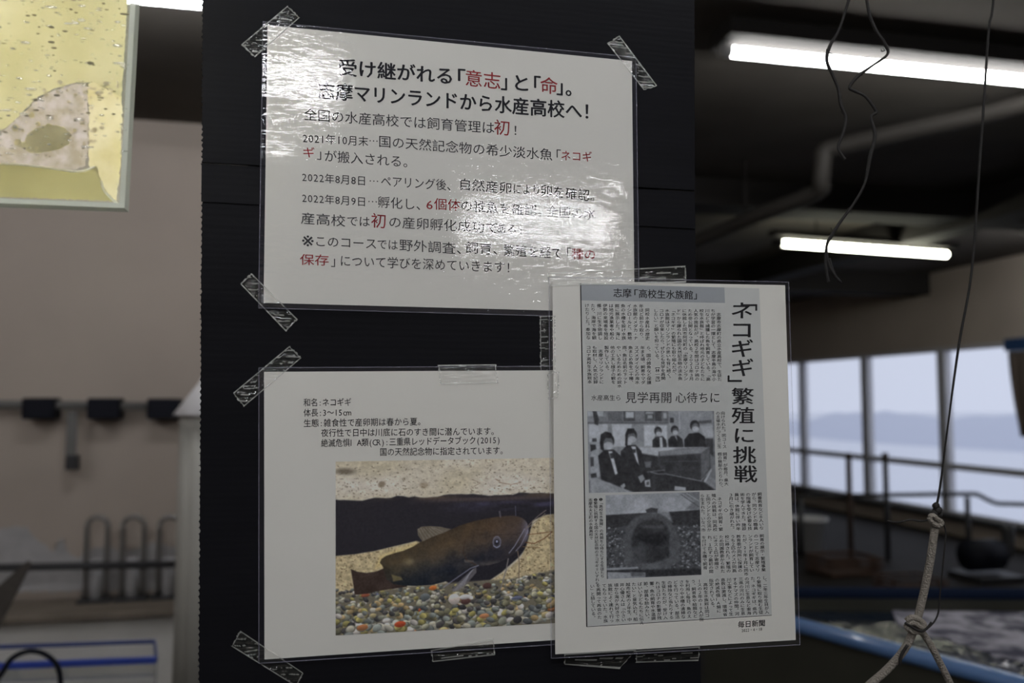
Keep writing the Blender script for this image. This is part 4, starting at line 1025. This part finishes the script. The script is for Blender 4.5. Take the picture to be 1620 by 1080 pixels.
a, b = L(103, 720, .12), L(122, 743, .12)
bevel(MB().box((a[0], a[1], b[2]), (b[0], a[1] + .05, a[2])).build('weight', M['darkbar'], hk), .005)
bar = empty('shelf_bar', L(100, 897, .2)); tag(bar, 'long dark bar running in front of the three hoops', 'rail')
MB().tube([L(-420, 906, .24), L(420, 889, .24)], 0.019, 10).build('bar', M['darkbar'], bar, True)
for x in (-400, 400):
    p = L(x, 897, .24); MB().tube([(p[0], p[1], p[2]), (p[0], YB - .001, p[2])], .012, 8).build('wall_bracket', M['darkbar'], bar, True)
# low white bench along the wall
zb = 0.512; be = empty('bench', (-1.2, YB - .2, 0)); tag(be, 'low off-white bench against the beige wall, holding the hoops', 'bench')
M['benchm'] = plain('off_white_bench', (0.75, 0.73, 0.70, 1), 0.7, noise=.08, scale=4)
bevel(MB().box((-3.4, YB - .39, zb - .035), (1.1, YB - .03, zb)).build('top', plain('stained_bench_top', (0.24, 0.20, 0.16, 1), .6, noise=.25, scale=6), be), .006)
MB().box((-3.38, YB - .33, 0), (1.08, YB - .04, zb - .035)).build('front', M['benchm'], be)
M['chrome'] = plain('dull_metal_hoop', (0.30, 0.29, 0.28, 1), 0.35, metal=.7)
def hoop(x0, x1, ytop, ybot, label):
    off = 0.15; a, b = L(x0 + 4, ybot, off), L(x1 - 4, ybot, off); tp = L((x0 + x1) / 2, ytop, off)
    cx = (a[0] + b[0]) / 2; r = (b[0] - a[0]) / 2; zt_ = tp[2] - r
    t = empty('hoop_stand', (cx, a[1], zb)); tag(t, label, 'hoop', 'metal hoops on the bench')
    pts = [(a[0], a[1], zb + .012), (a[0], a[1], (zb + zt_) / 2), (a[0], a[1], zt_)] + [(cx - r * math.cos(q), a[1], zt_ + r * math.sin(q)) for q in np.linspace(.3, math.pi - .3, 7)] + [(b[0], a[1], zt_), (b[0], a[1], (zb + zt_) / 2), (b[0], a[1], zb + .012)]
    MB().tube(pts, 0.013, 10, 2).build('hoop', M['chrome'], t, True)
    bevel(MB().box((a[0] - .03, a[1] - .05, zb + .0005), (b[0] + .03, a[1] + .05, zb + .016)).build('foot_plate', M['darkbar'], t), .004)
    MB().tube([(cx, a[1], zb + .016), (cx, a[1], zb + .20)], [r * .62, r * .62], 12).build('white_sleeve', plain('white_sleeve_plastic', (0.5, 0.5, 0.52, 1), .5), t, True)
hoop(130, 171, 818, 952, 'leftmost of the three metal hoops standing on the low bench')
hoop(187, 229, 817, 951, 'middle of the three metal hoops standing on the low bench')
hoop(245, 286, 817, 950, 'rightmost of the three metal hoops, nearest the black board')
# white hood with a hanging plastic curtain, half hidden by the board
hd = empty('white_hood', atY(352, 655, 3.7)); tag(hd, 'white cone-shaped hood with a pale curtain, half hidden behind the black board', 'hood')
cc = atY(352, 655, 3.7); ap = atY(352, 556, 3.7); rr = abs(float(atY(274, 655, 3.7)[0] - cc[0]))
V = []; F = []
for i in range(28):
    t = 2 * math.pi * i / 28
    for rad, z in ((.03, ap[2]), (rr * .5, cc[2] + (ap[2] - cc[2]) * .5), (rr, cc[2]), (rr * .97, cc[2] - .004), (rr * .48, cc[2] + (ap[2] - cc[2]) * .5 - .006), (.025, ap[2] - .006)):
        V.append((cc[0] + rad * math.cos(t), cc[1] + rad * math.sin(t), z))
for i in range(28):
    for k in range(5): j = (i + 1) % 28; F.append((i * 6 + k, j * 6 + k, j * 6 + k + 1, i * 6 + k + 1))
mesh_obj('shade', V, F, plain('white_hood_plastic', (0.85, 0.84, 0.86, 1), .5), hd, True)
MB().tube([(cc[0], cc[1], ap[2] - .01), (cc[0], cc[1], ZC)], .008, 8).build('hanging_rod', M['greybar'], hd, True)
V = []; F = []; n = 60
rb = rr * .82
for i in range(n + 1):
    t = math.pi * 2 * i / n; w = rb * (1 + .04 * math.sin(t * 14))
    for z in (cc[2] + .02, (cc[2] + .1) / 2, .12): V.append((cc[0] + w * math.cos(t), cc[1] + w * math.sin(t), z))
for i in range(n):
    for k in range(2): F.append((i * 3 + k, (i + 1) * 3 + k, (i + 1) * 3 + k + 1, i * 3 + k + 1))
o = mesh_obj('plastic_curtain', V, F, plain('milky_curtain', (0.43, 0.42, 0.385, 1), .5), hd, True)
s_ = o.modifiers.new('solid', 'SOLIDIFY'); s_.thickness = .003
# small glass tank with blue rims in front of the bench
gt = empty('glass_tank', atD(120, 1060, 2.4)); tag(gt, 'small glass tank with bright blue rims at the lower left', 'fish tank')
M['glass'] = clear_film('tank_glass', haze=.06, hazecol=(.75, .8, .85, 1), rough=.03)
M['bluerim'] = plain('blue_rim_plastic', (0.035, 0.075, 0.42, 1), .4)
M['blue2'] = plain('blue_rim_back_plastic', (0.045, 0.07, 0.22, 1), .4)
zr = 1.5 - 0.71
nr = atZ(248, 1038, zr); nl = atZ(-260, 1058, zr); fr_ = atZ(245, 1011, zr); fl_ = atZ(-260, 1029, zr)
def beam(a, b, w, h, name, m, par):
    d = (b - a) / np.linalg.norm(b - a); s = np.array([-d[1], d[0], 0]) * w / 2; u = np.array([0, 0, h])
    return bevel(MB().hexa([a - s - u, a + s - u, b + s - u, b - s - u], [a - s, a + s, b + s, b - s]).build(name, m, par), .003)
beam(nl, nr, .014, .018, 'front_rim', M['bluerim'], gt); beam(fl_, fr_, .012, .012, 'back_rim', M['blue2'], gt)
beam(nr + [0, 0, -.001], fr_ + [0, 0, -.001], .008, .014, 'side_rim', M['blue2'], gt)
dn = np.array([0, 0, -.33])
for nm, a, b in (('front_pane', nl, nr), ('back_pane', fl_, fr_), ('side_pane', nr, fr_)):
    d = (b - a) / np.linalg.norm(b - a); s = np.array([-d[1], d[0], 0]) * .002
    q = [a - s + [0, 0, -.018], a + s + [0, 0, -.018], b + s + [0, 0, -.018], b - s + [0, 0, -.018]]
    MB().hexa([p + dn for p in q], q).build(nm, M['glass'], gt)
MB().hexa([p + [0, 0, -.36] for p in (nl, nr, fr_, fl_)], [p + [0, 0, -.348] for p in (nl, nr, fr_, fl_)]).build('base', M['darkbar'], gt)
lw = [p + [0, 0, -.055] for p in (nl + [0, .006, 0], nr + [-.004, .006, 0], fr_ + [-.004, -.006, 0], fl_ + [0, -.006, 0])]
MB().hexa([p + [0, 0, -.002] for p in lw], lw).build('water_surface', clear_film('clear_water', haze=.05, hazecol=(.6, .65, .65, 1), rough=.02), gt)
st = MB()
zt0 = zr - .362
st.hexa([(p[0], p[1], 0.0) for p in (nl, nr, fr_, fl_)], [(p[0], p[1], zt0) for p in (nl, nr, fr_, fl_)])
tag(st.build('tank_stand', plain('grey_stand', (0.2, 0.195, 0.185, 1), .7)), 'grey block stand under the small blue-rimmed glass tank', 'stand')
hs = MB(); hp = [atD(x, y, 2.1) for x, y in ((-40, 1120), (2, 1066), (18, 1042), (44, 1030), (70, 1034), (90, 1052), (96, 1080), (90, 1120), (82, 1200))]
hs.tube(hp, .0065, 8, 5); tag(hs.build('hose', M['black'], None, True), 'thin black hose arching in front of the blue-rimmed glass tank', 'hose')
pd_ = MB()
e0, e1 = atD(45, 890, 2.9), atD(-80, 1050, 2.9)
d = (e1 - e0) / np.linalg.norm(e1 - e0); sx = np.cross(d, [0, 1, 0]); sx /= np.linalg.norm(sx); yy = np.array([0, .02, 0])
pd_.hexa([e0 - sx * .008, e0 + sx * .008, e0 + sx * .008 + yy, e0 - sx * .008 + yy], [e1 - sx * .09, e1 + sx * .09, e1 + sx * .09 + yy, e1 - sx * .09 + yy])
tag(pd_.build('wooden_paddle', plain('grey_weathered_wood', (0.10, 0.088, 0.078, 1), .8, noise=.2, scale=20)), 'grey-brown tapered paddle poking in at the left edge', 'paddle')

# ================================================================ RIGHT: POOL ROOM
def CZ(cx, cz, z):      # camera-ground axes to the room
    s, c_ = math.sin(-YAW), math.cos(-YAW)
    return np.array([cx * c_ + cz * s, -cx * s + cz * c_, z])
zrim = 0.88
poly = [(.60, 2.72), (.70, 2.82), (2.2, 2.76), (2.2, 1.39), (1.458, 1.39)]
P = [CZ(x, z, zrim) for x, z in poly]
big = empty('fish_pool', CZ(1.4, 2.1, 0)); tag(big, 'big dark tank with a glossy blue rounded rim and rippled water, lower right', 'fish tank')
M['poolrim'] = plain('glossy_blue_rim', (0.12, 0.23, 0.48, 1), .22, coat=.6)
loop = []
for i in range(len(P)):
    a, b = P[i], P[(i + 1) % len(P)]
    loop += [a * .94 + b * .06, a * .5 + b * .5, a * .06 + b * .94]
mb = MB(); mb.tube([P[3] * .5 + P[4] * .5, P[3] * .06 + P[4] * .94, P[4] * .94 + P[0] * .06, P[4] * .5 + P[0] * .5, P[4] * .06 + P[0] * .94, P[0] * .94 + P[1] * .06, P[0] * .5 + P[1] * .5], .021, 14, 5)
mb.build('rim', M['poolrim'], big, True)
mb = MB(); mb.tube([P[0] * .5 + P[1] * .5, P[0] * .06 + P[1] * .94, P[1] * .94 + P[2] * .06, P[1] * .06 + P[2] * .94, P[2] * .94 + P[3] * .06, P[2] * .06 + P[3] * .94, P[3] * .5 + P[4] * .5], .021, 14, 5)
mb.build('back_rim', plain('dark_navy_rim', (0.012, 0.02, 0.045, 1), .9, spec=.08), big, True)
nP = len(P); ctr = sum(P) / nP
inn = [p + (ctr - p) / np.linalg.norm(ctr - p) * .03 for p in P]
V = [(p[0], p[1], zrim - .012) for p in P] + [(p[0], p[1], 0) for p in P] + [(p[0], p[1], zrim - .012) for p in inn] + [(p[0], p[1], .05) for p in inn]
F = []
for i in range(nP):
    j = (i + 1) % nP
    F += [(i, j, nP + j, nP + i), (2 * nP + j, 2 * nP + i, 3 * nP + i, 3 * nP + j), (i, 2 * nP + i, 2 * nP + j, j)]
F += [tuple(range(3 * nP, 4 * nP)), tuple(range(2 * nP - 1, nP - 1, -1))]
mesh_obj('shell', V, F, plain('dark_olive_fibreglass', (0.035, 0.035, 0.025, 1), .6, noise=.2, scale=5), big)
def pool_water():
    m, t, p = newmat('dark_rippled_water'); p.inputs['Base Color'].default_value = (0.012, 0.02, 0.035, 1); p.inputs['Roughness'].default_value = .04; p.inputs['IOR'].default_value = 1.33
    geo = t.nodes.new('ShaderNodeNewGeometry'); n = t.nodes.new('ShaderNodeTexNoise'); n.inputs['Scale'].default_value = 9; n.inputs['Detail'].default_value = 4
    b = t.nodes.new('ShaderNodeBump'); b.inputs['Strength'].default_value = 1; b.inputs['Distance'].default_value = .03
    t.links.new(geo.outputs['Position'], n.inputs['Vector']); t.links.new(n.outputs['Fac'], b.inputs['Height']); t.links.new(b.outputs[0], p.inputs['Normal'])
    return m
wz = zrim - .05
MB().hexa([(p[0] * .999 + ctr[0] * .001, p[1] * .999 + ctr[1] * .001, wz - .03) for p in inn[:4]], [(p[0], p[1], wz) for p in inn[:4]]) if False else None
V = [(p[0], p[1], wz) for p in inn]; mesh_obj('water_surface', V, [tuple(range(nP))], pool_water(), big)

fo = [(1412, 962), (1440, 950), (1500, 944), (1560, 950), (1640, 948), (1740, 960), (1760, 1010), (1720, 1050), (1640, 1052), (1590, 1040), (1540, 1024), (1500, 1010), (1450, 1000), (1420, 984)]  # outline of a thin pale mottled patch on the water
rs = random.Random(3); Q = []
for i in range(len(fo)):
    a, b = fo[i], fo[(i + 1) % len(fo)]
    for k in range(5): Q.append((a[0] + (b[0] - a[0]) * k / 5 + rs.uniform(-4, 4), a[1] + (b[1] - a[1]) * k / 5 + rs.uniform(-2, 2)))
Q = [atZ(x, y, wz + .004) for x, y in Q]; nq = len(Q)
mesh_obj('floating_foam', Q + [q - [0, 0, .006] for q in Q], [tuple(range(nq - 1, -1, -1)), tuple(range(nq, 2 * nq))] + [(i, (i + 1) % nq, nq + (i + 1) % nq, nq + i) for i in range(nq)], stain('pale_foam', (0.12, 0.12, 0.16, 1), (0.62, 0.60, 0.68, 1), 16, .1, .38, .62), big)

# handrail with curved hose end, rusty poles
hr = empty('pipe_railing', atD(1400, 860, 8.3)); tag(hr, 'dark pipe railing in front of the windows, drooping at its right end', 'railing')
DR = 8.3
pr = [atD(x, y, DR) for x, y in ((1262, 784), (1400, 783), (1528, 781), (1548, 783), (1562, 790), (1578, 796), (1600, 797), (1660, 800), (1720, 812))]
MB().tube(pr, .022, 10, 4).build('top_rail', M['darkbar'], hr, True)
for x in (1266, 1530, 1712):
    p = atD(x, 786 if x < 1700 else 812, DR); MB().tube([p, (p[0], p[1], 0)], .026, 10).build('post', M['darkbar'], hr, True)
M['rust'] = plain('rusty_steel', (0.055, 0.032, 0.024, 1), .8, noise=.4, scale=9)
for x, lab in ((1342, 'rusty upright pole, the farther left of two before the windows'), (1400, 'darker upright pole, the right of two before the windows')):
    p = atD(x, 716, 8.15); t = empty('rusty_pole', (p[0], p[1], 0)); tag(t, lab, 'pole', 'poles before the windows')
    MB().tube([(p[0], p[1], 0), (p[0], p[1], p[2] - .05)], .027, 10).build('shaft', M['rust'] if x < 1380 else M['darkbar'], t, True)
    MB().tube([(p[0], p[1], p[2] - .05), (p[0], p[1], p[2])], [.036, .028], 10).build('cap', M['rust'], t, True)
# white tub, brown crates and low dark equipment on the floor
tb = atZ(1278, 866, .02); t = empty('white_tub', (tb[0], tb[1], 0)); tag(t, 'white plastic tub on the floor under the far windows', 'tub')
V = []; F = []
for i in range(20):
    q = 2 * math.pi * i / 20
    for r_, z in ((.15, 0.003), (.19, .30), (.205, .30), (.205, .32), (.18, .32), (.14, .02)): V.append((tb[0] + r_ * math.cos(q), tb[1] + r_ * math.sin(q), z))
for i in range(20):
    j = (i + 1) % 20
    for k in range(5): F.append((i * 6 + k, j * 6 + k, j * 6 + k + 1, i * 6 + k + 1))
F += [tuple(i * 6 for i in range(19, -1, -1)), tuple(i * 6 + 5 for i in range(20))]
mesh_obj('bucket', V, F, plain('white_tub_plastic', (0.6, 0.6, 0.6, 1), .5), t, True)
MB().tube([(tb[0] + .2 * math.cos(q), tb[1] - .02, .31 - .12 * math.sin(q)) for q in np.linspace(0, math.pi, 9)], .007, 8, 2).build('handle', M['darkbar'], t, True)
M['crate'] = plain('brown_crate_wood', (0.075, 0.042, 0.028, 1), .8, noise=.3, scale=12)
def crate(px, py, w, dpt, h, label):
    c = atZ(px, py, 0.003); t = empty('wooden_crate', c); tag(t, label, 'crate', 'brown crates on the floor')
    for k in range(3):
        z0 = .003 + k * h / 3
        for sy in (-1, 1):
            y = c[1] + sy * dpt / 2; MB().box((c[0] - w / 2, y - .008, z0 + .01), (c[0] + w / 2, y + .008, z0 + h / 3 - .012)).build('slat', M['crate'], t)
        for sx_ in (-1, 1):
            x = c[0] + sx_ * w / 2; MB().box((x - .008, c[1] - dpt / 2 + .009, z0 + .01), (x + .008, c[1] + dpt / 2 - .009, z0 + h / 3 - .012)).build('slat', M['crate'], t)
    MB().box((c[0] - w / 2, c[1] - dpt / 2, .003), (c[0] + w / 2, c[1] + dpt / 2, .012)).build('bottom', M['crate'], t)
crate(1335, 905, .5, .4, .16, 'brown slatted crate on the dark floor, left of the other crate')
crate(1440, 935, .42, .36, .12, 'lower brown slatted crate on the dark floor nearer the blue-rimmed tank')
def pump(px, py, label):
    c = atZ(px, py, 0.002); t = empty('water_pump', c); tag(t, label, 'pump')
    bevel(MB().box((c[0] - .22, c[1] - .2, .002), (c[0] + .22, c[1] + .2, .05)).build('base', M['darkbar'], t), .01)
    MB().tube([(c[0] - .18, c[1], .2), (c[0] + .12, c[1], .2)], .13, 16).build('motor', M['black'], t, True)
    MB().tube([(c[0] + .12, c[1], .2), (c[0] + .22, c[1], .2), (c[0] + .24, c[1], .45)], .05, 12, 3).build('outlet_pipe', M['darkbar'], t, True)
pump(1560, 915, 'dark water pump with an upright outlet on the floor at the far right')
# brown curtain with blue valance at the right edge of the windows
ct = empty('curtain', atX(1612, 600, XW - .12)); tag(ct, 'brown curtain under a blue strip at the right edge of the windows', 'curtain')
ya, yb_ = float(atX(1596, 600, XW - .12)[1]), float(atX(1690, 600, XW - .12)[1])
z1, z0 = float(atX(1600, 556, XW - .12)[2]), float(atX(1605, 690, XW - .12)[2])
V = []; F = []; n = 40
for i in range(n + 1):
    u_ = i / n; y = ya + (yb_ - ya) * u_
    for k in range(6):
        v_ = k / 5; V.append((XW - .12 + .03 * math.sin(u_ * 40 + v_), y - v_ * v_ * .10 * (1 - u_), z1 * (1 - v_) + z0 * v_))
for i in range(n):
    for k in range(5): F.append((i * 6 + k, (i + 1) * 6 + k, (i + 1) * 6 + k + 1, i * 6 + k + 1))
o = mesh_obj('cloth', V, F, plain('brown_cloth', (0.11, 0.085, 0.07, 1), .9), ct, True); o.modifiers.new('solid', 'SOLIDIFY').thickness = .004
bevel(MB().box((XW - .17, yb_, z1 + .005), (XW - .07, ya, z1 + .13)).build('valance', plain('blue_strip', (0.02, 0.06, 0.16, 1), .6), ct), .01)
for yy_ in (ya - .05, yb_ + .05): MB().box((XW - .07, yy_ - .02, z1 + .05), (XW - .032, yy_ + .02, z1 + .09)).build('bracket', M['darkbar'], ct)
# grey drain pipe under the ceiling
dp = empty('drain_pipe', atZ(1450, 180, 2.75)); tag(dp, 'grey drain pipe with an elbow running under the dark ceiling', 'pipe')
e = atD(1305, 238, 4.7)
MB().tube([atD(1668, 142, 3.96), atD(1664, 148, 3.97), atD(1650, 156, 3.99), atD(1560, 180, 4.2), atD(1460, 201, 4.4), atD(1330, 230, 4.66), e, atD(1302, 252, 4.7), atD(1299, 285, 4.72), atD(1290, 305, 4.8), atD(1200, 340, 5.2), atD(1100, 382, 5.8), atD(1000, 420, 6.4)], .047, 14, 3).build('pipe', M['pipe'], dp, True)
for x, y, d_ in ((1560, 180, 4.2), (1180, 348, 5.3)):
    c = atD(x, y, d_); MB().tube([(c[0], c[1], c[2] + .04), (c[0], c[1], ZC)], .008, 8).build('hanger', M['beam'], dp, True)

# ================================================================ NEAR: TWINE, STRING AND ROPE
M['twine'] = plain('black_twine', (0.018, 0.016, 0.016, 1), .8, noise=.4, scale=300)
tw = empty('hanging_twine', atD(1340, 200, .715)); tag(tw, 'frayed black twine dangling in front of the ceiling lamps', 'twine')
def strand(name, pts, d, r, par, m, seed):
    rnd = random.Random(seed); R = [r * rnd.uniform(.85, 1.3) for _ in pts]
    MB().tube([atD(x, y, d) for x, y in pts], R, 7, 5).build(name, m, par, True)
strand('main_strand', [(1352, -2050), (1354, -1400), (1357, -700), (1360, -300), (1365, -90), (1372, 5), (1384, 45), (1399, 68), (1404, 86), (1380, 104), (1358, 120), (1344, 138), (1352, 144), (1368, 152), (1381, 168), (1386, 178), (1378, 186), (1384, 215), (1376, 250), (1368, 290), (1350, 323), (1330, 350), (1316, 372), (1308, 388), (1309, 410), (1316, 428), (1328, 445)], .715, .00125, tw, M['twine'], 1)
strand('loose_strand', [(1362, -90), (1348, -20), (1335, 25), (1325, 52), (1313, 72), (1308, 95), (1317, 118), (1326, 140), (1330, 165), (1338, 186), (1334, 210), (1326, 232), (1332, 246), (1337, 252)], .715, .00125, tw, M['twine'], 2)
strand('frayed_end', [(1308, 388), (1306, 402), (1307, 425), (1311, 446)], .715, .0011, tw, M['twine'], 3)
strand('frayed_end', [(1312, 408), (1320, 432), (1331, 447)], .715, .0009, tw, M['twine'], 4)
for i in range(16):
    x, y = random.choice([(1310, 85), (1327, 150), (1336, 180), (1358, 120), (1400, 80), (1370, 155), (1320, 365), (1340, 335), (1309, 400)])
    a = random.uniform(0, 6.28); strand('fray', [(x, y), (x + 4 * math.cos(a), y + 4 * math.sin(a)), (x + 7 * math.cos(a + .4), y + 8 * math.sin(a + .4))], .715, .00025, tw, M['twine'], 30 + i)

rp_ = empty('hanging_rope', atD(1480, 820, .76)); tag(rp_, 'off-white rope tied to a thin black string, splitting into two legs at the lower right', 'rope')
M['rope'] = plain('off_white_rope', (0.30, 0.27, 0.235, 1), .85, bump=.6, bscale=700)
DS = .76
strand('black_string', [(1604, -1850), (1578, -200), (1563, 60), (1549, 270), (1537, 430), (1517, 545), (1500, 670), (1487, 770), (1481, 803)], DS, .0009, rp_, M['twine'], 5)
kb = MB()
for x, y, r_ in ((1481, 800, .0034), (1483, 807, .0040), (1478, 812, .0036), (1485, 814, .0032)): kb.blob(atD(x, y, DS), r_, 9, 7, .12)
kb.build('black_knot', M['twine'], rp_, True)
kw = MB()
kw.tube([atD(x, y, DS - .003) for x, y in ((1470, 818), (1476, 815), (1484, 822), (1490, 826), (1484, 832), (1474, 826), (1470, 818))], .0022, 8, 3); kw.build('rope_knot', M['rope'], rp_, True)
strand('knot_tail', [(1478, 820), (1458, 824), (1440, 822), (1420, 826), (1404, 824)], DS, .0008, rp_, M['twine'], 6)
strand('loop_string', [(1488, 822), (1496, 840), (1493, 880), (1488, 930), (1484, 970), (1472, 990), (1455, 1000)], DS, .0007, rp_, M['twine'], 7)
MB().tube([atD(x, y, DS) for x, y in ((1480, 826), (1477, 850), (1471, 890), (1463, 930), (1455, 965), (1449, 985))], .0034, 10, 3).build('upper_rope', M['rope'], rp_, True)
kk = MB()
kk.tube([atD(x, y, DS - .004) for x, y in ((1434, 982), (1442, 976), (1454, 980), (1462, 988), (1456, 998), (1442, 998), (1434, 990), (1444, 984), (1458, 992))], .0026, 8, 3); kk.build('lower_knot', M['rope'], rp_, True)
kd = MB(); kd.tube([atD(x, y, DS - .007) for x, y in ((1432, 985), (1444, 992), (1456, 998), (1466, 994), (1474, 984))], .0011, 8, 3); kd.tube([atD(x, y, DS - .006) for x, y in ((1436, 1020), (1426, 1036), (1424, 1052))], .0014, 8, 3)
kd.build('string_wrap', M['twine'], rp_, True)
MB().tube([atD(x, y, DS) for x, y in ((1448, 990), (1438, 1014), (1424, 1036), (1400, 1062), (1372, 1086), (1320, 1136), (1270, 1190))], .0036, 10, 3).build('left_leg', M['rope'], rp_, True)
MB().tube([atD(x, y, DS) for x, y in ((1452, 990), (1470, 1016), (1486, 1046), (1500, 1074), (1516, 1110), (1550, 1190))], .0031, 10, 3).build('right_leg', M['rope'], rp_, True)
